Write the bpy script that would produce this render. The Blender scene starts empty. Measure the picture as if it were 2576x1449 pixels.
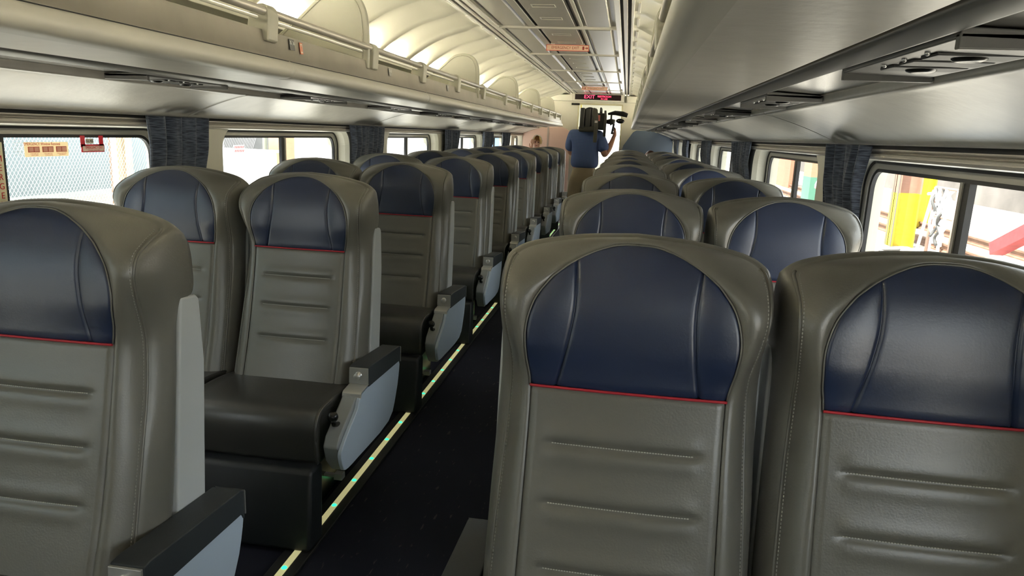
import bpy, bmesh, math, random
from mathutils import Vector, Matrix
random.seed(7)
C = bpy.context.scene.collection
PI = math.pi

# ------------------------------------------------------------------ materials
MATS = {}
def mat(name, col, rough=0.5, metal=0.0, emit=None, estr=0.0, bump=None, spec=0.5, var=None, coat=0.0, sheen=0.0):
    """bump=(scale, strength[, distance]); var=(scale, amount) mottles the base colour."""
    if name in MATS: return MATS[name]
    m = bpy.data.materials.new(name); m.use_nodes = True
    nt = m.node_tree; b = nt.nodes['Principled BSDF']
    b.inputs['Base Color'].default_value = (*col, 1); b.inputs['Roughness'].default_value = rough
    b.inputs['Metallic'].default_value = metal
    b.inputs['Specular IOR Level'].default_value = spec
    b.inputs['Coat Weight'].default_value = coat
    b.inputs['Sheen Weight'].default_value = sheen
    tc = nt.nodes.new('ShaderNodeTexCoord')
    if emit:
        b.inputs['Emission Color'].default_value = (*emit, 1); b.inputs['Emission Strength'].default_value = estr
    if var:
        n = nt.nodes.new('ShaderNodeTexNoise'); n.inputs['Scale'].default_value = var[0]; n.inputs['Detail'].default_value = 4
        r = nt.nodes.new('ShaderNodeMapRange'); r.inputs['To Min'].default_value = 1 - var[1]; r.inputs['To Max'].default_value = 1 + var[1]
        r.inputs['From Min'].default_value = .3; r.inputs['From Max'].default_value = .7
        mx = nt.nodes.new('ShaderNodeMix'); mx.data_type = 'RGBA'; mx.blend_type = 'MULTIPLY'; mx.inputs['Factor'].default_value = 1
        mx.inputs['A'].default_value = (*col, 1)
        nt.links.new(tc.outputs['Object'], n.inputs['Vector']); nt.links.new(n.outputs['Fac'], r.inputs['Value'])
        nt.links.new(r.outputs['Result'], mx.inputs['B']); nt.links.new(mx.outputs['Result'], b.inputs['Base Color'])
    if bump:
        n = nt.nodes.new('ShaderNodeTexNoise'); n.inputs['Scale'].default_value = bump[0]; n.inputs['Detail'].default_value = 3
        bp = nt.nodes.new('ShaderNodeBump'); bp.inputs['Strength'].default_value = bump[1]
        bp.inputs['Distance'].default_value = bump[2] if len(bump) > 2 else .002
        nt.links.new(tc.outputs['Object'], n.inputs['Vector'])
        nt.links.new(n.outputs['Fac'], bp.inputs['Height']); nt.links.new(bp.outputs['Normal'], b.inputs['Normal'])
    MATS[name] = m
    return m

def srgb(r, g, b):
    f = lambda c: (c/255/12.92) if c/255 <= .04045 else ((c/255+.055)/1.055)**2.4
    return (f(r), f(g), f(b))

LEATHER = mat('grey_leather', (.162, .157, .138), .34, bump=(260, .22, .0012), var=(3, .06), spec=1.0)
LEATHER_D = mat('charcoal_leather', (.050, .048, .044), .32, bump=(260, .2, .0012), spec=1.0)
NAVY = mat('navy_leather', (.013, .026, .075), .34, bump=(260, .13, .0012), spec=1.0)
PIPE = mat('red_piping', (.55, .03, .05), .45)
THREAD = mat('pale_thread', (.62, .62, .57), .7)
SHELL = mat('pale_grey_shell', (.57, .60, .62), .42)
ARMGREY = mat('arm_grey', (.30, .32, .33), .45)
ARMBLUE = mat('arm_cover_bluegrey', (.50, .60, .74), .42)
PAD = mat('arm_pad', (.030, .036, .042), .55, bump=(500, .3, .001))
CHROME = mat('brushed_steel', (.64, .64, .63), .33, .75)
BLACK = mat('black_plastic', (.008, .008, .008), .25)
RUBBER = mat('black_rubber', (.010, .010, .011), .55)
VINYL = mat('black_vinyl', (.018, .020, .023), .45, bump=(60, .2, .002))
CREAM = mat('cream_panel', (.56, .54, .45), .42, bump=(90, .10, .001))
CREAM2 = mat('cream_gloss', (.60, .585, .50), .34)
BINP = mat('bin_vinyl', (.54, .515, .46), .34, bump=(45, .5, .0016), var=(14, .05))
DIV = mat('rack_plastic', (.36, .35, .28), .45)
BINPL = mat('bin_smooth', (.47, .455, .40), .42)
STEEL = mat('satin_steel', (.34, .315, .27), .38, .7, var=(5, .12))
RAIL = mat('rail_aluminium', (.50, .47, .41), .40, .55)
DARKGAP = mat('dark_gap', (.006, .006, .006), .7)
PSUG = mat('service_panel_grey', (.16, .155, .145), .40)
PSUD = mat('service_recess', (.05, .048, .045), .5)
FILL = mat('filler_panel', (.30, .29, .27), .25, .3)
CEIL = mat('ceiling_panel', (.34, .325, .29), .38, bump=(14, .25, .004))
CEILR = mat('ceiling_rib', (.52, .50, .44), .36)
COVE = mat('cove_panel', (.66, .64, .54), .40)
WINF = mat('window_frame_grey', (.36, .345, .30), .38, .4)
PINK = mat('pink_partition', (.62, .43, .36), .55)
BLUEP = mat('slate_blue_partition', (.085, .115, .165), .55)

def carpet_mat():
    m = bpy.data.materials.new('navy_carpet'); m.use_nodes = True; nt = m.node_tree; b = nt.nodes['Principled BSDF']
    b.inputs['Roughness'].default_value = .9; b.inputs['Specular IOR Level'].default_value = .2
    tc = nt.nodes.new('ShaderNodeTexCoord'); mp = nt.nodes.new('ShaderNodeMapping'); mp.inputs['Scale'].default_value = (60, 14, 30)
    n = nt.nodes.new('ShaderNodeTexNoise'); n.inputs['Scale'].default_value = 1.0; n.inputs['Detail'].default_value = 2
    n2 = nt.nodes.new('ShaderNodeTexNoise'); n2.inputs['Scale'].default_value = 900
    cr = nt.nodes.new('ShaderNodeValToRGB'); e = cr.color_ramp.elements
    e[0].position = .0; e[0].color = (.011, .012, .022, 1); e[1].position = 1; e[1].color = (.05, .047, .06, 1)
    a = e.new(.66); a.color = (.012, .013, .024, 1); a2 = e.new(.72); a2.color = (.055, .05, .055, 1)
    nt.links.new(tc.outputs['Object'], mp.inputs['Vector']); nt.links.new(mp.outputs['Vector'], n.inputs['Vector'])
    nt.links.new(n.outputs['Fac'], cr.inputs['Fac']); nt.links.new(cr.outputs['Color'], b.inputs['Base Color'])
    nt.links.new(tc.outputs['Object'], n2.inputs['Vector'])
    bp = nt.nodes.new('ShaderNodeBump'); bp.inputs['Strength'].default_value = .6; bp.inputs['Distance'].default_value = .003
    nt.links.new(n2.outputs['Fac'], bp.inputs['Height']); nt.links.new(bp.outputs['Normal'], b.inputs['Normal'])
    return m
CARPET = carpet_mat()

def weave_mat(name, c1, c2, sx, sy, rough=.85):
    m = bpy.data.materials.new(name); m.use_nodes = True; nt = m.node_tree; b = nt.nodes['Principled BSDF']
    b.inputs['Roughness'].default_value = rough; b.inputs['Specular IOR Level'].default_value = .15
    b.inputs['Sheen Weight'].default_value = .2
    tc = nt.nodes.new('ShaderNodeTexCoord'); mp = nt.nodes.new('ShaderNodeMapping'); mp.inputs['Scale'].default_value = (sy, sy, sx)
    n = nt.nodes.new('ShaderNodeTexNoise'); n.inputs['Scale'].default_value = 1; n.inputs['Detail'].default_value = 3
    r = nt.nodes.new('ShaderNodeValToRGB'); e = r.color_ramp.elements
    e[0].position = .38; e[0].color = (*c1, 1); e[1].position = .64; e[1].color = (*c2, 1)
    nt.links.new(tc.outputs['Object'], mp.inputs['Vector']); nt.links.new(mp.outputs['Vector'], n.inputs['Vector'])
    nt.links.new(n.outputs['Fac'], r.inputs['Fac']); nt.links.new(r.outputs['Color'], b.inputs['Base Color'])
    bp = nt.nodes.new('ShaderNodeBump'); bp.inputs['Strength'].default_value = .6; bp.inputs['Distance'].default_value = .003
    nt.links.new(n.outputs['Fac'], bp.inputs['Height']); nt.links.new(bp.outputs['Normal'], b.inputs['Normal'])
    return m
CURTAIN = weave_mat('slate_curtain_weave', (.022, .028, .045), (.085, .10, .135), 190, 22)

def plaid_mat():
    m = bpy.data.materials.new('blue_plaid_cotton'); m.use_nodes = True; nt = m.node_tree; b = nt.nodes['Principled BSDF']
    b.inputs['Roughness'].default_value = .85
    tc = nt.nodes.new('ShaderNodeTexCoord'); col = None
    base = (.055, .10, .26, 1); line = (.15, .20, .38, 1)
    facs = []
    for axis in ('X', 'Z'):
        w = nt.nodes.new('ShaderNodeTexWave'); w.bands_direction = axis; w.inputs['Scale'].default_value = 19
        w.inputs['Distortion'].default_value = .6
        nt.links.new(tc.outputs['Object'], w.inputs['Vector']); facs.append(w.outputs['Fac'])
    mm = nt.nodes.new('ShaderNodeMath'); mm.operation = 'MINIMUM'
    nt.links.new(facs[0], mm.inputs[0]); nt.links.new(facs[1], mm.inputs[1])
    r = nt.nodes.new('ShaderNodeValToRGB'); e = r.color_ramp.elements
    e[0].position = .0; e[0].color = line; e[1].position = .35; e[1].color = base
    nt.links.new(mm.outputs[0], r.inputs['Fac']); nt.links.new(r.outputs['Color'], b.inputs['Base Color'])
    return m
PLAID = plaid_mat()

def glass_mat():
    m = bpy.data.materials.new('window_glass'); m.use_nodes = True; nt = m.node_tree
    for n in list(nt.nodes): nt.nodes.remove(n)
    o = nt.nodes.new('ShaderNodeOutputMaterial'); t = nt.nodes.new('ShaderNodeBsdfTransparent'); g = nt.nodes.new('ShaderNodeBsdfGlossy')
    t.inputs['Color'].default_value = (.93, .95, .94, 1); g.inputs['Roughness'].default_value = .02
    lw = nt.nodes.new('ShaderNodeLayerWeight'); lw.inputs['Blend'].default_value = .5; mx = nt.nodes.new('ShaderNodeMixShader')
    pw = nt.nodes.new('ShaderNodeMath'); pw.operation = 'POWER'; pw.inputs[1].default_value = 5
    f = nt.nodes.new('ShaderNodeMath'); f.operation = 'MULTIPLY_ADD'; f.inputs[1].default_value = .35; f.inputs[2].default_value = .02
    nt.links.new(lw.outputs['Facing'], pw.inputs[0]); nt.links.new(pw.outputs[0], f.inputs[0])
    nt.links.new(f.outputs[0], mx.inputs[0]); nt.links.new(t.outputs[0], mx.inputs[1]); nt.links.new(g.outputs[0], mx.inputs[2])
    nt.links.new(mx.outputs[0], o.inputs[0])
    return m
GLASS = glass_mat()

# ------------------------------------------------------------------ mesh helpers
class MB:
    def __init__(s): s.v = []; s.f = []; s.sm = []
    def add(s, vs, fs, smooth=False):
        o = len(s.v); s.v += [tuple(v) for v in vs]; s.f += [tuple(i+o for i in f) for f in fs]; s.sm += [smooth]*len(fs); return s
    def box(s, x0, x1, y0, y1, z0, z1):
        vs = [(x, y, z) for x in (x0, x1) for y in (y0, y1) for z in (z0, z1)]
        return s.add(vs, [(0,1,3,2),(4,6,7,5),(0,4,5,1),(2,3,7,6),(0,2,6,4),(1,5,7,3)])
    def obox(s, c, ax, ay, az, hx, hy, hz):
        c = Vector(c); ax, ay, az = Vector(ax).normalized(), Vector(ay).normalized(), Vector(az).normalized()
        vs = [c+ax*(hx*i)+ay*(hy*j)+az*(hz*k) for i in (-1,1) for j in (-1,1) for k in (-1,1)]
        return s.add(vs, [(0,1,3,2),(4,6,7,5),(0,4,5,1),(2,3,7,6),(0,2,6,4),(1,5,7,3)])
    def tube(s, pts, r, n=8, cap=True):
        pts = [Vector(p) for p in pts]; vs = []; rr = r if isinstance(r, (list, tuple)) else [r]*len(pts)
        up = None
        for i, p in enumerate(pts):
            d = (pts[min(i+1, len(pts)-1)]-pts[max(i-1, 0)])
            d = d.normalized() if d.length > 1e-9 else Vector((0,0,1))
            if up is None:
                up = Vector((0,0,1)) if abs(d.z) < .9 else Vector((1,0,0))
            a = d.cross(up)
            if a.length < 1e-6: a = d.cross(Vector((0,1,0)))
            a.normalize(); b = d.cross(a).normalized(); up = -b if False else up
            for k in range(n):
                t = 2*PI*k/n; vs.append(p+a*(math.cos(t)*rr[i])+b*(math.sin(t)*rr[i]))
        fs = []
        for i in range(len(pts)-1):
            for k in range(n):
                k2 = (k+1) % n; fs.append((i*n+k, i*n+k2, (i+1)*n+k2, (i+1)*n+k))
        s.add(vs, fs, True)
        if cap:
            o = len(s.v)-len(vs); s.f += [tuple(o+k for k in reversed(range(n))), tuple(o+(len(pts)-1)*n+k for k in range(n))]; s.sm += [False]*2
        return s
    def grid(s, rows, smooth=True, closed=False):
        n = len(rows[0]); vs = [v for r in rows for v in r]; fs = []
        for i in range(len(rows)-1):
            for j in range(n-1 if not closed else n):
                j2 = (j+1) % n; fs.append((i*n+j, i*n+j2, (i+1)*n+j2, (i+1)*n+j))
        return s.add(vs, fs, smooth)
    def prism(s, poly, axis, a, b):
        """poly in the two other axes (in order), extruded along axis from a to b."""
        n = len(poly)
        def P(p, t):
            if axis == 'x': return (t, p[0], p[1])
            if axis == 'y': return (p[0], t, p[1])
            return (p[0], p[1], t)
        vs = [P(p, a) for p in poly]+[P(p, b) for p in poly]
        fs = [tuple(range(n)), tuple(reversed(range(n, 2*n)))]+[(i, i+n, (i+1) % n+n, (i+1) % n) for i in range(n)]
        return s.add(vs, fs)
    def sphere(s, c, r, n=12, m=8, sc=(1,1,1)):
        rows = []
        for i in range(m+1):
            t = PI*i/m; rows.append([(c[0]+r*sc[0]*math.sin(t)*math.cos(2*PI*k/n), c[1]+r*sc[1]*math.sin(t)*math.sin(2*PI*k/n), c[2]+r*sc[2]*math.cos(t)) for k in range(n)])
        return s.grid(rows, True, True)
    def lathe(s, prof, c=(0,0,0), axis='z', n=16):
        rows = []
        for r, h in prof:
            row = []
            for k in range(n):
                t = 2*PI*k/n; a, b = r*math.cos(t), r*math.sin(t)
                row.append({'z': (c[0]+a, c[1]+b, c[2]+h), 'y': (c[0]+a, c[1]+h, c[2]+b), 'x': (c[0]+h, c[1]+a, c[2]+b)}[axis])
            rows.append(row)
        return s.grid(rows, True, True)
    def build(s, name, m, parent=None, bevel=0, seg=2, sub=0, label=None, weld=True):
        me = bpy.data.meshes.new(name); me.from_pydata(s.v, [], s.f); me.update()
        for p, q in zip(me.polygons, s.sm): p.use_smooth = q
        bm = bmesh.new(); bm.from_mesh(me)
        if weld: bmesh.ops.remove_doubles(bm, verts=bm.verts, dist=1e-6)
        bmesh.ops.recalc_face_normals(bm, faces=bm.faces); bm.to_mesh(me); bm.free()
        o = bpy.data.objects.new(name, me); C.objects.link(o)
        if m: me.materials.append(m)
        if parent: o.parent = parent
        if bevel:
            b = o.modifiers.new('b', 'BEVEL'); b.width = bevel; b.segments = seg; b.limit_method = 'ANGLE'; b.angle_limit = .6
            for p in me.polygons: p.use_smooth = True
            b.harden_normals = True
        if sub:
            d = o.modifiers.new('s', 'SUBSURF'); d.levels = sub; d.render_levels = sub
        if label: o['label'] = label
        return o

def tag(o, label=None, cat=None, group=None, kind=None):
    if label: o['label'] = label
    if cat: o['category'] = cat
    if group: o['group'] = group
    if kind: o['kind'] = kind
    return o
def thing(name, label, cat, loc=(0,0,0), group=None, rotz=0):
    o = bpy.data.objects.new(name, None); C.objects.link(o); o.location = loc; o.rotation_euler = (0,0,rotz)
    o.empty_display_size = .1
    return tag(o, label, cat, group)
def struct(o): o['kind'] = 'structure'; return o
def text(name, s, size, loc, rot, m, parent=None, ext=.0006, align='CENTER', sx=1.0, matrix=None):
    cu = bpy.data.curves.new(name, 'FONT'); cu.body = s; cu.size = size; cu.extrude = ext; cu.align_x = align; cu.align_y = 'CENTER'
    cu.materials.append(m)
    tmp = bpy.data.objects.new('tmp', cu); C.objects.link(tmp); bpy.context.view_layer.update()
    me = bpy.data.meshes.new_from_object(tmp.evaluated_get(bpy.context.evaluated_depsgraph_get()))
    bpy.data.objects.remove(tmp); bpy.data.curves.remove(cu)
    me.name = name; o = bpy.data.objects.new(name, me); C.objects.link(o)
    if not me.materials: me.materials.append(m)
    o.location = loc; o.rotation_euler = rot; o.scale = (sx, 1, 1)
    if parent: o.parent = parent
    return o
def dup(root):
    r = root.copy(); C.objects.link(r)
    for ch in root.children:
        c = ch.copy(); C.objects.link(c); c.parent = r
        for g in ch.children:
            d = g.copy(); C.objects.link(d); d.parent = c
    return r
def lerp(tab, z):
    if z <= tab[0][0]: return tab[0][1]
    for (a, va), (b, vb) in zip(tab, tab[1:]):
        if z <= b:
            t = (z-a)/(b-a); return va+(vb-va)*t
    return tab[-1][1]
def slerp(tab, z):
    """smooth (Catmull-Rom) table lookup"""
    xs = [t[0] for t in tab]; ys = [t[1] for t in tab]
    if z <= xs[0]: return ys[0]
    if z >= xs[-1]: return ys[-1]
    for i in range(len(xs)-1):
        if z <= xs[i+1]:
            h = xs[i+1]-xs[i]; t = (z-xs[i])/h
            m0 = (ys[i+1]-ys[i-1])/(xs[i+1]-xs[i-1])*h if i > 0 else ys[i+1]-ys[i]
            m1 = (ys[i+2]-ys[i])/(xs[i+2]-xs[i])*h if i+2 < len(xs) else ys[i+1]-ys[i]
            return (2*t**3-3*t*t+1)*ys[i]+(t**3-2*t*t+t)*m0+(-2*t**3+3*t*t)*ys[i+1]+(t**3-t*t)*m1
def catmull(P, n):
    P = [Vector(p) for p in P]; out = []
    for i in range(len(P)-1):
        p0 = P[max(i-1, 0)]; p1 = P[i]; p2 = P[i+1]; p3 = P[min(i+2, len(P)-1)]
        for k in range(n):
            t = k/n
            out.append(.5*((2*p1)+(-p0+p2)*t+(2*p0-5*p1+4*p2-p3)*t*t+(-p0+3*p1-3*p2+p3)*t**3))
    out.append(P[-1]); return out
def sstep(a, b, x):
    t = min(1, max(0, (x-a)/(b-a))); return t*t*(3-2*t)

# ------------------------------------------------------------------ camera
cam = bpy.data.cameras.new('camera'); co = bpy.data.objects.new('camera', cam); C.objects.link(co)
f_px, yaw, pitch, roll = 1786.84, math.radians(-8.5437), math.radians(-12.2687), math.radians(2.3982)
fw = Vector((math.sin(yaw)*math.cos(pitch), math.cos(yaw)*math.cos(pitch), math.sin(pitch)))
rt = Vector((math.cos(yaw), -math.sin(yaw), 0)); up = rt.cross(fw)
r2 = rt*math.cos(roll)+up*math.sin(roll); u2 = -rt*math.sin(roll)+up*math.cos(roll)
M = Matrix((r2, u2, -fw)).transposed().to_4x4(); M.translation = Vector((.57, 0, 1.35312)); co.matrix_world = M
cam.sensor_width = 36; cam.lens = f_px/2576*36; cam.clip_start = .02; cam.clip_end = 300
bpy.context.scene.camera = co

YA, YB = -5.8, 13.7        # cabin ends
PITCH = 1.188; Y0 = 1.209

# ------------------------------------------------------------------ seat
YBT = [(.38,-.145),(.44,-.125),(.60,-.072),(.80,-.022),(.914,.0),(1.0,.002),(1.06,.006),(1.11,.016),(1.15,.032),(1.175,.048)]
def yb(z): return slerp(YBT, z)
def ysurf(x, z): return yb(z)-.012*(x/.18)**2*sstep(.92, 1.0, z)-.004*(1-min(1,(x/.175)**2))
ARC = [(.172,.915),(.1805,.966),(.184,1.02),(.172,1.07),(.148,1.106),(.112,1.137),(.062,1.161),(.0,1.171)]
KN = [ # inner(x,z), outer(x,y,z), back(x,y,z), outward(x,z)
 ((.175,.40),(.232,-.085,.40),(.238,.02,.40),(1,0)),
 ((.174,.56),(.226,-.04,.558),(.238,.06,.56),(1,0)),
 ((.1725,.70),(.221,.0,.70),(.238,.08,.70),(1,0)),
 ((.1715,.82),(.216,.03,.80),(.236,.10,.82),(1,0)),
 ((.172,.915),(.212,.046,.90),(.234,.11,.90),(1,0)),
 ((.1805,.966),(.213,.038,.955),(.235,.122,.958),(1,0)),
 ((.184,1.02),(.221,.014,1.01),(.238,.170,.992),(1,0)),
 ((.172,1.07),(.227,.002,1.055),(.239,.172,1.05),(1,.05)),
 ((.148,1.106),(.228,.015,1.092),(.236,.170,1.09),(1,.1)),
 ((.130,1.123),(.228,.058,1.118),(.233,.165,1.105),(.9,.3)),
 ((.105,1.141),(.222,.100,1.134),(.228,.158,1.115),(.7,.7)),
 ((.070,1.1585),(.185,.105,1.152),(.190,.155,1.135),(.3,1)),
 ((.035,1.169),(.10,.096,1.170),(.10,.152,1.152),(0,1)),
 ((.0,1.171),(.0,.092,1.178),(.0,.150,1.158),(0,1))]
SUBK = 5
def full(seq):   # right side knots bottom->top centre, mirrored to run left bottom -> right bottom
    r = catmull(seq, SUBK); l = [Vector((-p.x, p.y, p.z)) for p in r]
    return l+list(reversed(r[:-1]))
Ip = full([(k[0][0], 0, k[0][1]) for k in KN]); Op = full([k[1] for k in KN]); Bp = full([k[2] for k in KN])
Np = full([(k[3][0], 0, k[3][1]) for k in KN])
for p in Ip: p.y = ysurf(p.x, p.z)+.004

def backrest_mb():
    b = MB(); rows = []
    S1 = [0, .06, .16, .32, .5, .68, .84, .94, 1.0]; S2 = [.04, .12, .3, .5, .7, .88, 1.0]
    for i in range(len(Ip)):
        I, O, B, N = Ip[i], Op[i], Bp[i], Np[i].normalized()
        row = []
        top = abs(N.z)
        for s in S1:
            p = I.lerp(O, s); w = math.sin(PI*s)**.7
            p = p+Vector((0, -1, 0))*(.016*w)+Vector((0, 0, 1))*(.006*w*top)
            row.append(p)
        for s in S2:
            p = O.lerp(B, s); w = math.sin(PI*s)**.6
            p = p+N*(.013*w)
            row.append(p)
        row.append(Vector((B.x*.9, B.y+.004, B.z-.01)))
        rows.append(row)
    b.grid(rows)
    n = len(rows)
    vs = [r[-1] for r in rows]; fs = [(i, i+1, n-2-i, n-1-i) for i in range(n//2)]
    b.add(vs, fs)
    return b
SEW = [.814, .709, .597]
def lower_panel_mb():
    rows = []; nz = 110; nx = 30
    for i in range(nz+1):
        z = .40+(.912-.40)*i/nz; row = []
        xm = .1715+(.0035*(.82-z)/.42 if z < .82 else 0)
        for j in range(nx+1):
            u = -1+2*j/nx; u = math.copysign(abs(u)**.7, u); x = u*xm
            y = ysurf(x, z)-.002*(1-u*u)
            y += .007*sstep(.955, 1, abs(u))+.004*sstep(.905, .912, z)
            for zs in SEW:
                wx = 1-sstep(.118, .142, abs(x)); dz = z-zs
                y += .0062*wx*math.exp(-(dz/.0055)**2)-.0018*wx*math.exp(-((abs(dz)-.02)/.014)**2)
            row.append((x, y, z))
        rows.append(row)
    return MB().grid(rows)
def halfw(z):
    tab = sorted([(p[1], p[0]) for p in ARC])
    return slerp(tab[:-1]+[tab[-1]], z) if z < 1.161 else .062*math.sqrt(max(0, (1.171-z)/.010))
def seamx(z, side):
    if side < 0: return -slerp([(.914,.126),(.98,.112),(1.05,.101),(1.10,.100),(1.17,.104)], z)
    return slerp([(.914,.124),(.98,.113),(1.05,.107),(1.10,.109),(1.17,.118)], z)
def head_mb():
    b = MB(); nz = 44
    zs = [.9155+(1.171-.9155)*(1-(1-i/nz)**1.35) for i in range(nz+1)]
    for part in (-1, 0, 1):
        rows = []
        for z in zs:
            w = max(halfw(z), .0008); sl = max(seamx(z, -1), -w); sr = min(seamx(z, 1), w)
            a, c = {-1: (-w, sl), 0: (sl, sr), 1: (sr, w)}[part]
            n = 26 if part == 0 else 14; row = []
            for j in range(n+1):
                t = j/n; t = .5-.5*math.cos(PI*t); x = a+(c-a)*t
                e = min(t, 1-t)*(c-a)
                wide = min(1, (c-a)/.03)
                y = ysurf(x, z)+.0042*(1-sstep(0, .0042, e))-.0035*math.sin(PI*t)**.8*wide
                y += .003*(1-sstep(.9155, .925, z))
                row.append((x, y, z))
            rows.append(row)
        b.grid(rows)
    return b
def dashes(b, pts, step, ln, r, off=Vector((0,0,0))):
    acc = 0; nxt = 0
    for p, q in zip(pts, pts[1:]):
        d = (q-p).length
        while nxt < acc+d:
            t = (nxt-acc)/d; c = p.lerp(q, t)+off; dr = (q-p).normalized(); s = dr.cross(Vector((0,1,0))).normalized()
            b.obox(c, dr, s, dr.cross(s), ln/2, r, r*.6); nxt += step
        acc += d

def make_seat(side):
    """side=+1: aisle armrest on +x (left of the aisle); -1 mirrored; 0: no armrest (window seat)."""
    r = thing('train_seat', 'x', 'seat')
    backrest_mb().build('backrest', LEATHER, r)
    lower_panel_mb().build('back_panel', LEATHER, r)
    head_mb().build('headrest_panel', NAVY, r, label='navy blue arched headrest panel')
    pts = [Vector((x, ysurf(x, .9135)-.002, .9135)) for x in [(-.172+.344*i/24) for i in range(25)]]
    MB().tube(pts, .0026, 6).build('piping', PIPE, r, label='thin red piping under the headrest panel')
    arcp = [Vector((p.x, p.y-.0042, p.z)) for p in Ip[4*SUBK:len(Ip)-4*SUBK]]
    MB().tube(arcp, .0017, 6).build('arc_piping', LEATHER, r)
    st = 10*SUBK
    for seg in (Op[:st+1], list(reversed(Op[-st-1:]))):
        MB().tube([p+Vector((0, -.001, 0)) for p in seg], .003, 6).build('edge_piping', LEATHER, r)
    for k, seg in enumerate((Op[:st+1], list(reversed(Op[-st-1:])))):
        sx = 1 if k == 0 else -1; b = MB()
        ids = range(st+1) if k == 0 else range(len(Op)-1, len(Op)-st-2, -1); sv = .93; w = math.sin(PI*sv)**.7
        seg2 = [Ip[i].lerp(Op[i], sv)+Vector((0, -.016*w-.0004, .006*w*abs(Np[i].normalized().z))) for i in ids]
        dashes(b, seg2, .0068, .0040, .0009)
        b.build('stitching', mat('side_thread', (.36, .355, .32), .7), r, label='pale stitching along the side seam')
    for zs in SEW:
        seg = [Vector((x, ysurf(x, zs)+.0035-.002, zs)) for x in [-.124+.248*i/30 for i in range(31)]]
        b = MB(); dashes(b, seg, .0048, .0034, .0009)
        b.build('stitching', THREAD, r, label='short horizontal line of pale stitching')
    # rear shell
    poly = [(.03,.30),(.02,.40),(.058,.5),(.092,.8),(.113,.970),(.116,.988),(.172,.984),(.182,.972),(.19,.83),(.165,.5),(.14,.30)]
    MB().prism(poly, 'x', -.246, .246).build('rear_shell', SHELL, r, bevel=.006)
    # cushion: rounded slab with a side seam
    pr = [(-.04,.30),(-.36,.283),(-.388,.288),(-.402,.31),(-.407,.36),(-.403,.41),(-.388,.442),(-.36,.457),(-.30,.462),(-.15,.455),(-.03,.44)]
    pc = catmull([(0, a, z) for a, z in pr], 4); rows = []
    for x, ins in [(-.226,.05),(-.235,.022),(-.2365,.0),(-.232,-.006),(-.225,-.002),(-.19,-.004),(-.1,-.007),(0,-.008),(.1,-.007),(.19,-.004),(.225,-.002),(.232,-.006),(.2365,.0),(.235,.022),(.226,.05)]:
        row = []
        for p in pc:
            cy, cz = -.2, .37; d = Vector((0, p.y-cy, p.z-cz)); L = d.length
            q = p-d*(ins/max(L, .01)) if ins > 0 else p-d.normalized()*ins
            row.append((x, q.y, q.z))
        rows.append(row)
    cb = MB(); cb.grid(rows); cb.add([v for v in rows[0]], [tuple(range(len(pc)))]); cb.add([v for v in rows[-1]], [tuple(range(len(pc)))])
    cb.build('cushion', LEATHER_D, r)
    for sx in (-1, 1):
        MB().tube([(sx*.2345, p.y-.0005, p.z) for p in pc[8:34]], .0035, 6).build('cushion_piping', LEATHER_D, r)
    pl = [(-.475,.012),(-.455,.27),(-.445,.284),(-.40,.286),(-.36,.28),(-.37,.012)]
    MB().prism(pl, 'x', -.238, .238).build('leg_rest', VINYL, r, bevel=.014, seg=3)
    bx = {1: (-.2435, .135), -1: (-.135, .2435), 0: (-.2435, .2435)}[side]
    MB().box(bx[0], bx[1], -.355, .16, 0, .30).build('seat_base', BLACK, r, bevel=.01)
    if side:
        s = side
        def X(a, c): return (s*a, s*c) if s > 0 else (s*c, s*a)
        body = [(-.15,.47),(-.225,.462),(-.268,.435),(-.375,.375),(-.392,.345),(-.375,.29),(-.325,.235),(.06,.235),(.17,.33),(.20,.44),(.20,.47)]
        arm = MB().prism(body, 'x', *X(.2505, .302)).build('armrest', ARMGREY, r, bevel=.006)
        cover = [(-.15,.468),(-.215,.462),(-.235,.45),(-.252,.425),(-.285,.405),(-.350,.368),(-.388,.340),(-.397,.318),(-.383,.278),(-.357,.256),(-.25,.250),(.07,.25),(.16,.33),(.198,.42),(.203,.468)]
        cc = [(p.y, p.z) for p in catmull([(0, a, z) for a, z in cover], 3)]
        MB().prism(cc, 'x', *X(.302, .316)).build('side_cover', ARMBLUE, arm, bevel=.003, label='pale blue-grey side cover')
        MB().prism([(-.148,.468),(-.148,.538),(-.13,.541),(.19,.518),(.205,.51),(.205,.44),(.198,.44),(.19,.455)], 'x', *X(.246, .318)).build('arm_pad', PAD, arm, bevel=.004)
        MB().prism([(.2055,.512),(.208,.508),(.208,.45),(.2055,.45)], 'x', *X(.245, .319)).build('end_trim', CHROME, arm)
        MB().prism([(-.149,.480),(-.149,.536),(-.156,.536),(-.160,.480)], 'x', *X(.248, .316)).build('button_plate', CHROME, arm, bevel=.0015, label='polished steel plate at the arm tip')
        xc = s*.282
        MB().lathe([(0,-.176),(.010,-.176),(.0125,-.173),(.0125,-.158),(.016,-.156)], (xc, 0, .509), 'y', 20).build('recline_button', CHROME, arm, label='round chrome push button')
        MB().prism([(-.15,.476),(-.15,.4805),(-.218,.474),(-.226,.468),(-.229,.455),(-.222,.452),(-.218,.468)], 'x', *X(.250, .317)).build('ashtray_lid', CHROME, arm, bevel=.001, label='small steel lid in front of the arm pad')
        kb = MB(); kb.sphere((s*.272, -.358, .436), .018, 16, 12); kb.tube([(s*.272, -.358, .43), (s*.274, -.354, .408), (s*.276, -.325, .398)], [.008, .0075, .009], 12)
        kb.build('lever_knob', BLACK, arm, label='glossy black ball knob')
        p = MB(); p.box(*X(.130, .176), -.125, -.105, .095, .105); p.box(*X(.174, .206), -.13, -.098, .088, .112)
        p.build('pedal', CHROME, r, bevel=.002, label='small steel foot pedal')
    return r

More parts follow.
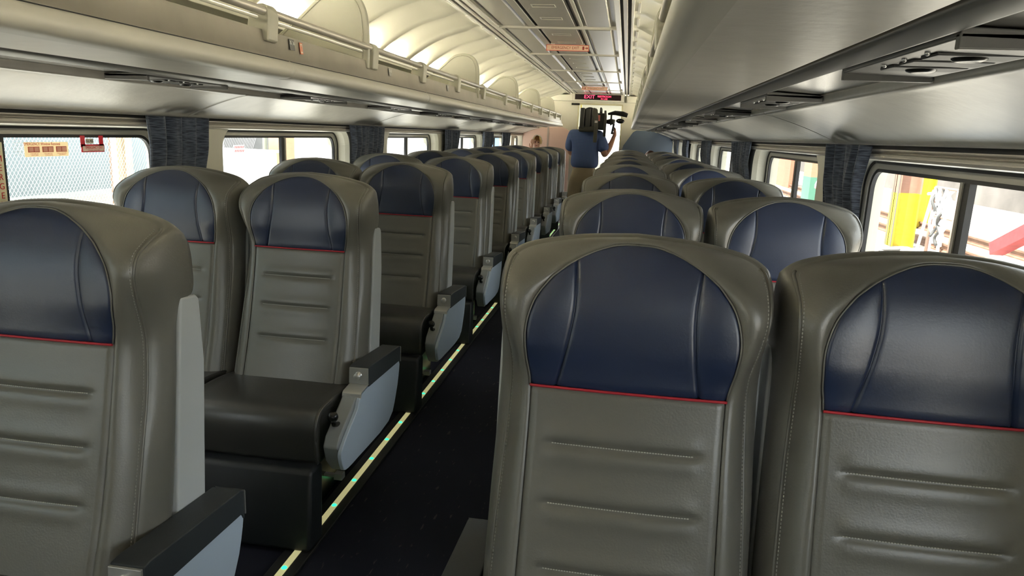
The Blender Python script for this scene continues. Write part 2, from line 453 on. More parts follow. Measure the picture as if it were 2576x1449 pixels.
ORD = ['first', 'second', 'third', 'fourth', 'fifth', 'sixth', 'seventh', 'eighth', 'ninth']
SX = {'aw': .575, 'win': 1.08}
protoA = {1: make_seat(1), -1: make_seat(-1), 0: make_seat(0)}
used = set()
def place_seat(kind, x, y, label, group, rz=0):
    if kind in used: o = dup(protoA[kind])
    else: o = protoA[kind]; used.add(kind)
    o.location = (x, y, 0); o.rotation_euler = (0, 0, rz); o['label'] = label; o['group'] = group
    return o
NROW = 9
for k in range(NROW):
    y = Y0+k*PITCH
    near = ORD[k]+' row from the camera'
    place_seat(1, -.575, y, f'grey and navy leather aisle seat left of the aisle, {near}', 'seats left of the aisle')
    if k > 0: place_seat(0, -1.08, y, f'grey and navy leather seat beside the left windows, {near}', 'seats left of the aisle')
    place_seat(-1, .601, y-.002, f'grey and navy leather aisle seat right of the aisle, {near}', 'seats right of the aisle')
    place_seat(0, 1.104, y, f'grey and navy leather seat beside the right windows, {near}', 'seats right of the aisle')

# ------------------------------------------------------------------ setting: floor
fl = MB().box(-1.5, 1.5, YA, YB+2.6, -.08, 0).build('floor', CARPET); struct(fl)
for sx, nm in ((-1, 'left'), (1, 'right')):
    t = thing('floor_light_strip', f'yellow floor strip with green lights along the {nm} seat bases', 'floor light', (0,0,0))
    MB().box(min(sx*.335, sx*.425), max(sx*.335, sx*.425), YA, YB-.3, .0, .012).build('track', RUBBER, t, bevel=.003)
    yel = mat('glow_strip', (.66, .63, .36), .5, emit=(.80, .74, .36), estr=.17)
    MB().box(min(sx*.369, sx*.391), max(sx*.369, sx*.391), YA, YB-.3, .0122, .0142).build('glow_strip', yel, t)
    green = mat('green_led', (.1, .9, .4), .3, emit=(.02, 1, .34), estr=.85)
    me = None
    yy = 2.3353*1.2-.1614*1.2*20
    n = 0
    for i in range(76):
        y = 2.3353*1.2+.1614*1.2*(i-12)
        if y < .8 or y > 13.2: continue
        if me is None:
            o = MB().lathe([(0,.003),(.0075,.0028),(.0095,.0)], (0,0,0), 'z', 10).build('led', green, t); me = o
        else:
            o = me.copy(); C.objects.link(o); o.parent = t
        o.location = (sx*.38, y, .0142)

# ------------------------------------------------------------------ walls with window openings
WC = [-4.6, -2.3, -.1, 2.13, 4.135, 6.62, 8.97, 11.2, 13.15]      # window centres along the car
GX, WX = 1.50, 1.40
def rrect(hy, hz, r, n=10):
    pts = []
    for cx, cz, a0 in ((hy-r, hz-r, 0), (-hy+r, hz-r, 90), (-hy+r, -hz+r, 180), (hy-r, -hz+r, 270)):
        for i in range(n+1):
            a = math.radians(a0+90*i/n); pts.append((cx+r*math.cos(a), cz+r*math.sin(a)))
    return pts
ZC, HZ = 1.02, .25          # glass centre height / half height
def wall_mb(s):
    b = MB()
    edges = [YA]+[(a+c)/2 for a, c in zip(WC, WC[1:])]+[YB]
    for yc, e0, e1 in zip(WC, edges, edges[1:]):
        hy = .83 if yc < 12 else .50
        hy = min(hy, yc-e0-.02, e1-yc-.02)
        outer = rrect(hy, .306, .115); m = []
        z0, z1 = .62, 1.335
        n = len(outer)
        for (u, w) in outer:           # project to the module rectangle
            t = 1e9
            if u > 1e-9: t = min(t, (e1-yc)/u)
            if u < -1e-9: t = min(t, (e0-yc)/u)
            if w > 1e-9: t = min(t, (z1-ZC)/w)
            if w < -1e-9: t = min(t, (z0-ZC)/w)
            m.append((u*t, w*t))
        inner = rrect(hy-.01, .290, .108)
        R = [[(s*WX, yc+u, ZC+w) for u, w in m], [(s*WX, yc+u, ZC+w) for u, w in outer],
             [(s*(WX+.03), yc+u*.985, ZC+w*.97) for u, w in outer], [(s*(GX-.02), yc+u, ZC+w) for u, w in inner], [(s*(GX+.06), yc+u, ZC+w) for u, w in inner]]
        b.grid(R, False, True)
        # module corner fill
        for cy in (e0, e1):
            for cz in (z0, z1):
                pass
    b.box(min(s*WX, s*(WX+.1)), max(s*WX, s*(WX+.1)), YA, YB, 0, .64)
    b.box(min(s*(WX+.1), s*(WX+.14)), max(s*(WX+.1), s*(WX+.14)), YA, YB, 1.30, 2.1)
    b.box(min(s*(WX+.1), s*(WX+.14)), max(s*(WX+.1), s*(WX+.14)), YA, YB, 0, .70)
    return b
for s, nm in ((-1, 'left'), (1, 'right')):
    o = wall_mb(s).build('wall_'+nm, CREAM); struct(o)
    for wi, yc in enumerate(WC):
        hy = .81 if yc < 12 else .48
        hy = min(hy, *(abs(yc-q)-.1 for q in (YA, YB))) if min(abs(yc-YA), abs(yc-YB)) < hy+.1 else hy
        w = bpy.data.objects.new(f'window_{wi+1+(9 if s > 0 else 0)}', None); C.objects.link(w); struct(w); w.location = (s*GX, yc, ZC)
        w['category'] = 'window'
        w['label'] = f'two-pane train window in the {nm} wall, ' + (ORD[wi-3]+' one seen from the camera' if wi > 2 else 'behind the camera')
        def ring(h1, v1, r1, h2, v2, r2, x1, x2):
            a = rrect(h1, v1, r1); c = rrect(h2, v2, r2)
            return MB().grid([[(s*x1, u, v) for u, v in a], [(s*x1, u, v) for u, v in a], [(s*(x1), u, v) for u, v in c], [(s*x2, u, v) for u, v in c]], False, True)
        ring(hy+.012, .293, .11, hy-.0, .281, .10, -.018, .0).build('gasket', RUBBER, w)
        ring(hy-.0, .281, .10, hy-.034, .262, .09, -.014, .0).build('window_frame', WINF, w)
        ring(hy-.032, .263, .09, hy-.050, .250, .075, -.009, .006).build('inner_gasket', RUBBER, w)
        e = -.042 if 0 else 0; g = MB(); g.box(*sorted((s*-.012, s*.006)), *((-.022, -.002) if (s, wi) == (-1, 3) else (-.034, .004)), -.25, .25); g.build('mullion', RUBBER, w)
        if (s, wi) != (-1, 3): MB().box(*sorted((s*-.016, s*.0)), .000, .016, -.252, .252).build('mullion_bar', WINF, w)
        MB().box(*sorted((s*.002, s*.0055)), -hy+.04, hy-.04, -.255, .255).build('pane', GLASS, w)

# lower wall heater cover
for s, nm in ((-1, 'left'), (1, 'right')):
    o = MB().box(*sorted((s*1.36, s*1.399)), YA+.01, YB-.01, 0.001, .18).build('baseboard_'+nm, PSUG, bevel=.01); struct(o)

# ------------------------------------------------------------------ ceiling
def loft(b, prof, y0, y1, s=1, smooth=False, ys=None):
    ys = ys or [y0, y1]
    return b.grid([[(s*x, y, z) for x, z in prof] for y in ys], smooth)
cb = MB()
# centre: flat band with shallow coffers and cross joints
loft(cb, [(-.43, 2.14), (.43, 2.14)], YA, YB)
o = cb.build('ceiling', CEIL); struct(o)
JY = [2.0+1.735*k for k in range(-2, 7)]      # cross joints (…5.49, 7.22, 8.96…)
JY = [5.49-1.735*4+1.735*k for k in range(12)]
JY = [y for y in JY if YA < y < YB-.1]
RIB = MATS['ceiling_rib']
cassette_edges = [YA]+JY+[YB]
for i, (a, c) in enumerate(zip(cassette_edges, cassette_edges[1:])):
    if c < 3: continue
    t = thing('ceiling_cassette', f'grey ceiling section with vent slots over the aisle, {ORD[min(8, max(0, i-3))]} visible one', 'ceiling panel', (0, (a+c)/2, 2.14), 'ceiling sections over the aisle')
    L = (c-a)/2
    for x0, x1 in ((-.405, -.21), (.21, .405)):
        q = MB(); d = .0
        # raised bevelled lid: wide frame, sunk field
        ro = [(x0, -L+.05), (x1, -L+.05), (x1, L-.05), (x0, L-.05)]
        ri = [(x0+.02, -L+.09), (x1-.02, -L+.09), (x1-.02, L-.09), (x0+.02, L-.09)]
        q.grid([[(x, y, 0) for x, y in ro], [(x, y, -.018) for x, y in ri]], False, True)
        q.add([(x, y, -.018) for x, y in ri], [(0, 1, 2, 3)])
        q.build('coffer_panel', CEIL, t)
    q = MB()
    q.box(-.135, .135, -L+.01, L-.01, -.012, -.002)
    q.build('centre_panel', CEIL, t, bevel=.004)
    MB().box(-.207, -.158, -L+.02, L-.02, -.014, -.002).build('side_ribbon', CEIL, t, bevel=.002)
    for k, yy in enumerate((-.5, -.02, .46)):
        q = MB(); q.grid([[(x, yy+y, -.0125) for x, y in ((-.075,-.05),(.075,-.05),(.075,.05),(-.075,.05))],
                          [(x, yy+y, -.0155) for x, y in ((-.075,-.045),(.075,-.045),(.075,.045),(-.075,.045))],
                          [(x, yy+y, -.004) for x, y in ((-.055,-.012),(.055,-.012),(.055,.028),(-.055,.028))]], False, True)
        q.add([(x, yy+y, -.004) for x, y in ((-.055,-.012),(.055,-.012),(.055,.028),(-.055,.028))], [(0,1,2,3)])
        q.build('vent_slot', CEILR, t)
    q = MB()
    for xx in (-.15, .15): q.box(xx-.005, xx+.005, -L, L, -.004, -.001)
    q.build('seam_line', DARKGAP, t)
    q = MB()
    for xx in (.185, -.43+.01): q.box(xx-.012, xx+.012, -L+.06, L-.06, -.014, -.001)
    q.build('bright_strip', CEILR, t, bevel=.003)
    q = MB(); rows = []
    for u in range(13):
        x = -.45+.9*u/12; zz = -.006-.012*(1-(x/.45)**2)*0-.010*abs(x/.45)**2
        rows.append([(x, L-.016, -.001), (x, L-.016, -.020), (x, L-.004, -.026), (x, L+.008, -.020), (x, L+.008, -.001)])
    q.grid(rows); q.build('cross_rib', CEILR, t)
# rails beside the centre band
for s, nm in ((-1, 'left'), (1, 'right')):
    t = thing('ceiling_rail', f'long dark and silver ceiling track on the {nm} of the aisle ceiling', 'ceiling track', (0,0,0))
    MB().box(*sorted((s*.432, s*.468)), YA+.01, YB-.01, 2.115, 2.15).build('inner_lip', CEILR, t, bevel=.004)
    MB().box(*sorted((s*.468, s*.540)), YA+.01, YB-.01, 2.134, 2.152).build('track_groove', DARKGAP, t)
    MB().box(*sorted((s*.487, s*.515)), YA+.01, YB-.01, 2.116, 2.136).build('track_bar', RAIL, t, bevel=.004)
    MB().box(*sorted((s*.538, s*.556)), YA+.01, YB-.01, 2.112, 2.152).build('outer_lip', CEILR, t, bevel=.004)
    # ribbed cove
    prof = [(.553, 2.135), (.62, 2.137), (.70, 2.130), (.78, 2.115), (.86, 2.09), (.94, 2.055), (1.02, 2.010), (1.10, 1.955), (1.16, 1.90), (1.21, 1.84), (1.24, 1.78), (1.27, 1.66)]
    b = MB(); ys = []; y = YA
    while y < YB: ys.append(y); y += .045
    ys.append(YB)
    rows = []
    for y in ys:
        ph = (y-5.49)/1.735; fr = ph-math.floor(ph); sc = abs(math.sin(PI*fr*3))**.6
        joint = math.exp(-((min(fr, 1-fr)*1.735)/.02)**2)
        row = []
        for i, (x, z) in enumerate(prof):
            w = sstep(.60, .74, x)*(1-sstep(1.14, 1.24, x))
            d = .040*w*(1-sc)+.014*joint*sstep(.56, .6, x)
            row.append((s*(x-d*.5), y, z-d))
        rows.append(row)
    b.grid(rows); o = b.build('ceiling_cove_'+nm, COVE); struct(o)
    y = 1.0; cl = None
    while y < YB-.5:
        if cl is None: cl = MB().box(*sorted((s*.575, s*.592)), 0, .34, 2.126, 2.1345).build('cove_clip', CEILR, t, bevel=.002); o = cl
        else: o = cl.copy(); C.objects.link(o); o.parent = t
        o.location.y = y; y += .578
    # light fixture behind the rack dividers
    t = thing('cove_light', f'long glowing light fixture above the {nm} luggage rack', 'light fixture', (0,0,0))
    MB().prism([(s*1.13,1.80),(s*1.12,1.868),(s*1.135,1.878),(s*1.22,1.862),(s*1.235,1.80)], 'y', YA+.02, YB-.02).build('housing', CREAM2, t, bevel=.003)
    lens = mat('cove_lamp_glow', (.9, .88, .8), .5, emit=(1.0, .93, .74), estr=COVE_E if 'COVE_E' in globals() else 62.0)
    MB().prism([(s*1.150,1.8785),(s*1.160,1.892),(s*1.185,1.890),(s*1.197,1.8690)], 'y', YA+.05, YB-.05).build('lens', lens, t)

# ------------------------------------------------------------------ luggage racks
BR = [.25, 1.3, 2.36, 3.37, 4.21, 5.10, 6.03, 7.13, 8.14, 9.13, 10.15, 11.15, 12.15, 13.1]
DV = {3.30, 5.83, 7.95, 9.95, 11.95}
for s, nm in ((-1, 'left'), (1, 'right')):
    t = thing('luggage_rack', f'full-length overhead luggage rack with steel edge above the {nm} seats', 'luggage rack', (s*.9, 0, 1.5))
    def P(b, name, m, **k):
        for i, v in enumerate(b.v): b.v[i] = (v[0]-s*.9, v[1], v[2]-1.5)
        return b.build(name, m, t, **k)
    e0, e1 = YA+.02, 13.35
    P(MB().prism([(s*.655,1.658),(s*.661,1.658),(s*.655,1.606),(s*.644,1.574),(s*.636,1.572),(s*.648,1.605)], 'y', e0, e1), 'steel_edge', STEEL, bevel=.0015)
    P(MB().box(*sorted((s*.637, s*.66)), e0, e1, 1.5675, 1.572), 'edge_gap', DARKGAP)
    b = MB(); joints = [y for y in [2.48+1.78*k-3.56 for k in range(0, 11)] if e0 < y < e1]
    ys = [e0]+sorted(sum([[y-.03, y-.004, y, y+.004, y+.03] for y in joints], []))+[e1]
    pr = catmull([(.645,0,1.571),(.630,0,1.566),(.619,0,1.550),(.617,0,1.532),(.627,0,1.517),(.648,0,1.510),(.68,0,1.5085)], 3)
    b.grid([[(s*(p.x+(.004 if y in joints else 0)), y, p.z+(.004 if y in joints else 0)) for p in pr] for y in ys])
    P(b, 'front_bullnose', BINPL)
    P(MB().grid([[(s*(.68), y, 1.5085), (s*.78, y, 1.5045), (s*.884, y, 1.5000), (s*.886, y, 1.5003)] for y in (e0, e1)], False), 'soffit', BINP)
    P(MB().box(*sorted((s*.884, s*.902)), e0, e1, 1.515, 1.52), 'shadow_gap', DARKGAP)
    P(MB().prism([(s*.897,1.52),(s*.895,1.4985),(s*.902,1.493),(s*.932,1.486),(s*.938,1.489),(s*.938,1.52)], 'y', e0, e1), 'channel_frame', PSUG, bevel=.003)
    P(MB().prism([(s*.938,1.500),(s*1.093,1.492),(s*1.093,1.50),(s*.938,1.508)], 'y', e0, e1), 'filler_strip', FILL)
    # curved outer panel down to the windows
    pr = catmull([(1.094,0,1.493),(1.094,0,1.474),(1.100,0,1.467),(1.125,0,1.462),(1.18,0,1.447),(1.26,0,1.420),(1.33,0,1.392),(1.375,0,1.371),(1.380,0,1.364),(1.392,0,1.366)], 4)
    js = [y for y in [3.0+2.36*k-4.72 for k in range(8)] if e0 < y < e1]
    ys = [e0]+sorted(sum([[y-.03, y-.003, y, y+.003, y+.03] for y in js], []))+[YB-.02]
    P(MB().grid([[(s*p.x, y, p.z+(.003 if y in js else 0)) for p in pr] for y in ys]), 'outer_panel', BINP)
    P(MB().prism([(s*.66,1.605),(s*1.27,1.66),(s*1.27,1.67),(s*.66,1.615)], 'y', e0, e1), 'shelf', mat('shelf_olive', (.13,.128,.10), .5))
    P(MB().prism([(s*1.235,1.66),(s*1.245,1.80),(s*1.25,1.80),(s*1.25,1.66)], 'y', e0, e1), 'back_board', mat('shelf_olive', (.13,.128,.10), .5))
    P(MB().tube([(s*.651, e0, 1.716), (s*.651, e1-.2, 1.716)], .0145, 14), 'handrail', RAIL)
    P(MB().tube([(s*.672, e0, 1.695), (s*.672, e1-.2, 1.695)], .006, 8), 'lower_rail', CREAM2)
    first = None
    for y in BR:
        if first is None:
            pro = [(s*.634,1.622),(s*.6285,1.70),(s*.633,1.728),(s*.650,1.741),(s*.675,1.738),(s*.700,1.715),(s*.715,1.64),(s*.660,1.64),(s*.657,1.622)]
            b = MB().prism(pro, 'y', -.036, .036)
            for i, v in enumerate(b.v): b.v[i] = (v[0]-s*.9, v[1], v[2]-1.5)
            first = b.build('bracket', DIV, t, bevel=.007, seg=3); first.location.y = y
        else:
            o = first.copy(); C.objects.link(o); o.parent = t; o.location.y = y
    dfirst = None
    for y in sorted(DV):
        if dfirst is None:
            base = [(.642,1.62),(.640,1.74),(.645,1.82),(.655,1.875),(.68,1.925),(.72,1.952),(.77,1.962),(.83,1.955),(.875,1.932),(.93,1.885),(1.00,1.825),(1.09,1.755),(1.13,1.69),(1.13,1.655)]
            pts = [(s*(p.x-.9), p.z-1.5) for p in catmull([(x, 0, z) for x, z in base], 4)]
            b = MB().prism(pts, 'y', -.012, .012)
            dfirst = b.build('divider', DIV, t, bevel=.007, seg=3)
            cx = sum(p[0] for p in pts)/len(pts); cz = sum(p[1] for p in pts)/len(pts)
            inn = [(cx+(x-cx)*.86, cz+(z-cz)*.86) for x, z in pts]
            rim = MB().tube([(x, -.0125, z) for x, z in inn]+[(inn[0][0], -.0125, inn[0][1])], .0035, 6, False).build('divider_rim', DIV, dfirst)
            dfirst.location.y = y
        else:
            o = dfirst.copy(); C.objects.link(o); o.parent = t; o.location.y = y
            r_ = rim.copy(); C.objects.link(r_); r_.parent = o
    # labels on the steel edge
    if s < 0:
        for k, (y, nums) in enumerate([(2.525, '35 36'), (3.62, '31 32'), (4.82, '27 28')]):
            pl = thing('seat_number_plate', f'small grey plate reading {nums} on the left rack edge', 'label plate', (-.646, y, 1.632), 'seat number plates')
            rz = (math.radians(90), 0, math.radians(90))
            MB().box(-.0015, .0, -.019, .019, -.019, .019).build('plate', mat('plate_grey', (.12,.12,.115), .5) if k == 0 else mat('plate_pale', (.30,.29,.26), .5), pl)
            text('numerals', nums, .018, (.0006, 0, .006), rz, mat('plate_white', (.75,.75,.7), .5), pl, .0003)
            pl.rotation_euler = (0, math.radians(-7), 0)
        pl = thing('warning_sticker', 'small orange and white bottle pictogram sticker on the left rack edge', 'sticker', (-.646, 2.60, 1.628))
        MB().box(-.0015, .0, -.011, .011, -.02, .02).build('backing', mat('orange_ink', (.65,.16,.07), .5), pl)
        MB().box(-.0005, .0005, -.008, .008, -.017, .017).build('face', mat('sticker_cream', (.70,.60,.48), .5), pl)
        MB().box(.0004, .001, -.004, .004, -.012, .006).box(.0004, .001, -.0018, .0018, .006, .012).build('pictogram', mat('orange_ink', (.65,.16,.07), .5), pl)
        pl.rotation_euler = (0, math.radians(-7), 0)
    # reading light / service panels
def make_service(s):
    t = thing('service_panel', 'x', 'reading light panel')
    L = .235
    b = MB()
    b.prism([(s*-.059,.004),(s*-.059,-.010),(s*.085,-.014),(s*.092,-.008),(s*.092,-.003)], 'y', -L, L)
    b.build('panel', PSUG, t, bevel=.004)
    for yy in (-L+.006, L-.006): MB().box(min(s*-.059, s*.092), max(s*-.059, s*.092), yy-.006, yy+.006, -.022, -.003).build('end_lip', PSUG, t, bevel=.002)
    for k, yy in enumerate((-.082, .0, .082)):
        h = MB(); h.box(min(s*-.034, s*.076), max(s*-.034, s*.076), yy-.030, yy+.030, -.0150, -.010)
        h.build('recess', PSUD, t, bevel=.006)
        if k != 1:
            MB().lathe([(0,-.019),(.014,-.020),(.021,-.018),(.024,-.012)], (s*.018, yy, 0), 'z', 18).build('reading_lamp', BLACK, t)
        MB().sphere((s*-.043, yy-.02, -.0115), .004, 8, 5).build('button', CHROME, t)
    m = MB()
    m.box(min(s*-.02, s*.012), max(s*-.02, s*.012), -.203, -.190, -.0135, -.011); m.build('call_symbol', mat('symbol_cream', (.75, .72, .6), .5), t)
    MB().box(min(s*.02, s*.055), max(s*.02, s*.055), -.212, -.185, -.0145, -.011).build('display_window', BLACK, t)
    return t
for s, nm in ((-1, 'left'), (1, 'right')):
    pr = make_service(s); first = True
    for k in range(-1, 11):
        y = .93+.24+PITCH*k
        if y > 12.7 or (s < 0 and k < 0): continue
        o = pr if first else dup(pr); first = False
        o.location = (s*1.0, y, 1.492)
        where = 'over the near seats' if k < 1 else f'over the {ORD[min(k-1, 8)]} row beyond'
        o['label'] = f'dark grey reading light panel under the {nm} rack, {where}' if k >= 0 else f'dark grey reading light panel under the {nm} rack, at the frame edge'
        o['group'] = f'reading light panels under the {nm} rack'

# ------------------------------------------------------------------ curtains and rails
def curtain_mesh(w, folds, seed, bow=0.0, zt=1.363, zb=.78):
    rnd = random.Random(seed); ny, nz = 96, 26; rows = []
    ph = [rnd.uniform(0, 6.28) for _ in range(4)]
    for j in range(nz+1):
        v = j/nz; z = zt+(zb-zt)*v; row = []
        for i in range(ny+1):
            u = i/ny
            y = (u-.5)*w*(1-.12*math.sin(PI*min(1, v*1.1))+bow*v)
            a = .017*math.sin(2*PI*folds*u+ph[0]+.9*math.sin(3*v+ph[1]))+.005*math.sin(2*PI*folds*2.3*u+ph[2])+.003*math.sin(5*u+7*v+ph[3])
            y += .008*math.sin(2*PI*folds*u+1.2+ph[1])
            row.append((a*(.92-.3*sstep(.2, .5, v))-.014*sstep(.2, .45, v), y, z))
        rows.append(row)
    b = MB(); b.grid(rows); b.grid([[(x-.004, y, z) for x, y, z in r] for r in rows])
    b.grid([[rows[0][i] for i in range(ny+1)], [(rows[0][i][0]-.004, rows[0][i][1], rows[0][i][2]) for i in range(ny+1)]])
    return b
gaps = [((a+c)/2) for a, c in zip(WC[2:], WC[3:])]       # between windows
for s, nm in ((-1, 'left'), (1, 'right')):
    for k, y in enumerate(gaps):
        spec = {(-1,1): (2.89, .44), (-1,2): (5.24, .74), (-1,3): (7.88, .68), (-1,4): (9.95, .66), (-1,5): (11.5, .66),
                (1,1): (2.80, .52), (1,2): (5.22, .80), (1,3): (7.5, .75), (1,4): (10.1, .8), (1,5): (12.0, .7)}.get((s, k))
        if k == 0: spec = (y, .45)
        if spec is None: continue
        yy, w = spec
        if yy < 2: continue
        o = curtain_mesh(w, 4 if w < .6 else 6, k*7+(3 if s > 0 else 0)).build('curtain', CURTAIN)
        o.location = (s*1.351, yy, 0)
        if s > 0: o.rotation_euler = (0, 0, PI)
        tag(o, f'dark slate blue gathered curtain on the {nm} wall, {ORD[k-1]} one from the camera', 'curtain', f'curtains along the {nm} windows')
    t = thing('curtain_rail', f'satin curtain rail running above the {nm} windows', 'curtain rail', (s*1.387, 0, 1.335))
    MB().prism([(s*.012,.022),(s*.0,.020),(s*-.002,.014),(s*.0,.010),(s*.012,.008),(s*.012,.003),(s*-.004,.001),(s*-.008,-.008),(s*-.004,-.017),(s*.012,-.020)], 'y', YA+.03, YB-.03).build('track', RAIL, t, bevel=.002)
    o = MB().box(*sorted((s*1.385, s*1.399)), YA+.01, YB-.01, 1.352, 1.42).build('trim_'+('1' if s < 0 else '2'), DARKGAP); struct(o)

# ------------------------------------------------------------------ end wall, doorway, partitions, vestibule
ew = MB()
def yz(b, pts, y0, y1): return b.prism(pts, 'y', y0, y1)
ew.box(-1.5, -.36, YB, YB+.05, 0, 2.2); ew.box(.42, 1.5, YB, YB+.05, 0, 2.2); ew.box(-.36, .42, YB, YB+.05, 1.93, 2.2)
o = ew.build('wall_end', CREAM); struct(o)
o = MB().box(-1.5, 1.5, YA-.05, YA, 0, 2.2).build('wall_back', CREAM); struct(o)
o = MB().box(-1.25, -.5, YB-.12, YB-.001, 1.985, 2.10).box(.5, 1.25, YB-.12, YB-.001, 1.985, 2.10).build('trim_3', CREAM2, bevel=.006); struct(o)
o = MB().box(-.385, -.36, YB-.02, YB+.06, 0, 1.95).box(.42, .445, YB-.02, YB+.06, 0, 1.95).box(-.385, .445, YB-.02, YB+.06, 1.93, 1.955).build('trim_4', mat('door_trim_gold', (.50,.46,.28), .4), bevel=.004); struct(o)
t = thing('display_sign', 'long black illuminated sign reading EXIT RESTROOM above the end door', 'sign', (-.02, YB-.15, 2.065))
MB().box(-.48, .48, -.0, .149, -.075, .06).build('housing', CREAM2, t, bevel=.008)
MB().box(-.42, .42, -.006, .001, -.05, .045).build('screen', mat('screen_black', (.012, .004, .004), .15), t)
LEDR = mat('red_led_text', (.9, .05, .08), .4, emit=(1, .04, .10), estr=1.6)
text('exit_lettering', 'EXIT', .085, (-.155, -.0075, .0), (PI/2, 0, 0), LEDR, t, .0008, sx=1.15)
text('restroom_lettering', 'RESTROOM', .046, (.115, -.0075, .012), (PI/2, 0, 0), LEDR, t, .0008, sx=1.05)
text('status_lettering', 'IN USE', .034, (.115, -.0075, -.030), (PI/2, 0, 0), LEDR, t, .0008, sx=1.2)
o = MB().prism([(-1.395,.0),(-.50,0),(-.50,1.42),(-.56,1.47),(-.70,1.52),(-1.0,1.50),(-1.395,1.38)], 'y', YB-.06, YB-.001).build('partition', PINK, bevel=.008)
tag(o, 'pale pink bulkhead panel behind the last seats left of the aisle', 'partition')
o2 = MB().box(-.93, -.90, YB-.066, YB-.059, 0, 1.50).build('partition_seam', mat('seam_grey', (.36,.30,.26), .5)); o2.parent = o
o = MB().prism([(.47,0),(1.395,0),(1.395,1.38),(1.0,1.50),(.72,1.50),(.66,1.46),(.50,1.22),(.47,1.10)], 'y', YB-.06, YB-.001).build('partition', BLUEP, bevel=.008)
tag(o, 'slate blue bulkhead panel behind the last seats right of the aisle', 'partition')
# vestibule
v = MB(); v.box(-.75, -.70, YB+.05, YB+2.5, 0, 2.2); v.box(.70, .75, YB+.05, YB+2.5, 0, 2.2); v.box(-.75, .75, YB+2.45, YB+2.5, 0, .95); v.box(-.75, -.35, YB+2.45, YB+2.5, .95, 2.2); v.box(.35, .75, YB+2.45, YB+2.5, .95, 2.2); v.box(-.35, .35, YB+2.45, YB+2.5, 1.7, 2.2)
o = v.build('wall_vestibule', mat('vestibule_panel', (.62,.60,.52), .4)); struct(o)
o = MB().box(-.75, .75, YB+.05, YB+2.5, 2.12, 2.2).build('ceiling_vestibule', mat('vestibule_panel', (.62,.60,.52), .4)); struct(o)
t = thing('vestibule_light', 'bright ceiling light panel just beyond the end doorway', 'light fixture', (.03, YB+.75, 2.10))
MB().box(-.40, .40, -.5, .5, -.02, .018).build('frame', CREAM2, t)
MB().box(-.36, .36, -.45, .45, -.026, -.0205).build('diffuser', mat('vestibule_glow', (.9,.9,.9), .5, emit=(.95, 1.0, 1.0), estr=14), t)
t = thing('vestibule_lamp', 'tall white lamp panel on the vestibule wall seen through the doorway', 'light fixture', (.30, YB+2.40, 1.2))
MB().box(-.13, .13, 0, .04, -.42, .42).build('glow_panel', mat('vestibule_glow2', (.9,.9,.9), .5, emit=(1.0, 1.0, 1.0), estr=6), t, bevel=.02)
t = thing('grab_pole', 'yellow grab pole at the left edge of the end doorway', 'grab pole', (-.33, YB+.1, 0))
MB().tube([(0,0,0), (0,0,1.93)], .016, 10).build('pole', mat('yellow_paint', (.72,.62,.18), .4), t)
t = thing('door_header_bar', 'black bar fitting beside the top of the end doorway', 'door fitting', (-.43, YB-.02, 1.935))
MB().box(-.075, .075, -.02, .019, -.018, .018).build('bar', BLACK, t)

# ------------------------------------------------------------------ hanging emergency signs
def hang_sign(y, x0, x1, txt, label, arrow, z=2.095, h=.052):
    t = thing('emergency_exit_sign', label, 'sign', ((x0+x1)/2, y, z), 'ceiling exit signs')
    w = (x1-x0)/2
    MB().box(-w, w, -.002, .002, -h/2, h/2).build('sign_board', mat('sign_red', (.62,.11,.07), .4), t)
    MB().box(-w+.006, w-.006, -.0032, -.0015, -h/2+.005, h/2-.005).build('sign_face', mat('sign_cream', (.72,.50,.36), .4), t)
    MB().box(-w*.8, -w*.6, -.001, .001, h/2, 2.14-z-.0005).box(w*.6, w*.8, -.001, .001, h/2, 2.14-z-.0005).build('hanger', CREAM2, t)
    RI = mat('sign_ink', (.30,.02,.01), .5)
    text('lettering', txt, h*.62, (-.02 if arrow > 0 else .02, -.0036, 0), (PI/2, 0, 0), RI, t, .0004, sx=.9*w/.18)
    a = arrow
    m = MB(); m.box(min(a*w*.80, a*w*.93), max(a*w*.80, a*w*.93), -.0042, -.0034, -.0025, .0025); m.prism([(a*w*.89,.010),(a*w*.89,-.010),(a*w*.97,0)], 'y', -.0042, -.0034)
    m.box(min(a*w*.70, a*w*.78), max(a*w*.70, a*w*.78), -.0042, -.0034, -.014, .014)
    m.build('arrow', RI, t)
hang_sign(6.44, -.185, .185, 'EMERGENCY EXIT', 'orange and cream EMERGENCY EXIT sign with arrow hanging from the mid ceiling', 1)
hang_sign(11.65, -.20, .20, 'EMERGENCY EXIT', 'orange emergency exit sign hanging near the far end of the ceiling', -1)

# ------------------------------------------------------------------ left window stickers and emergency strip
RZL = (math.radians(90), 0, math.radians(90))
t = thing('instruction_sticker', 'pale yellow EMERGENCY Window Removal sticker on the nearest left window', 'sticker', (-1.489, 2.31, 1.229))
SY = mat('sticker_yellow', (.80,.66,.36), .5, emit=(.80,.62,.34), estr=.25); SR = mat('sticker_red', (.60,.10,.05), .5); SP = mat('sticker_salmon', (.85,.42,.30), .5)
MB().box(-.001, 0, -.100, .100, -.0255, .0255).build('paper', SY, t)
text('heading', 'EMERGENCY Window Removal', .0145, (.0004, -.02, .0185), RZL, SR, t, .0002, sx=.85)
b = MB(); c_ = MB()
for k in range(3):
    yc = -.060+.063*k
    b.box(.0001, .0008, yc-.025, yc+.025, -.010, .010)
    c_.box(.0008, .0014, yc-.022, yc-.002, -.008, .008).box(.0008, .0014, yc+.002, yc+.022, -.008, .008)
b.build('diagram', SR, t); c_.build('diagram_fill', SP, t)
for k, ln in enumerate(('1 Pull handle and\n   remove rubber', '2 Pull rubber from\n   window opening', '3 Grasp metal handle\n   pull window in')):
    text('caption', ln, .0052, (.0004, -.060+.063*k, -.0175), RZL, SR, t, .0001)
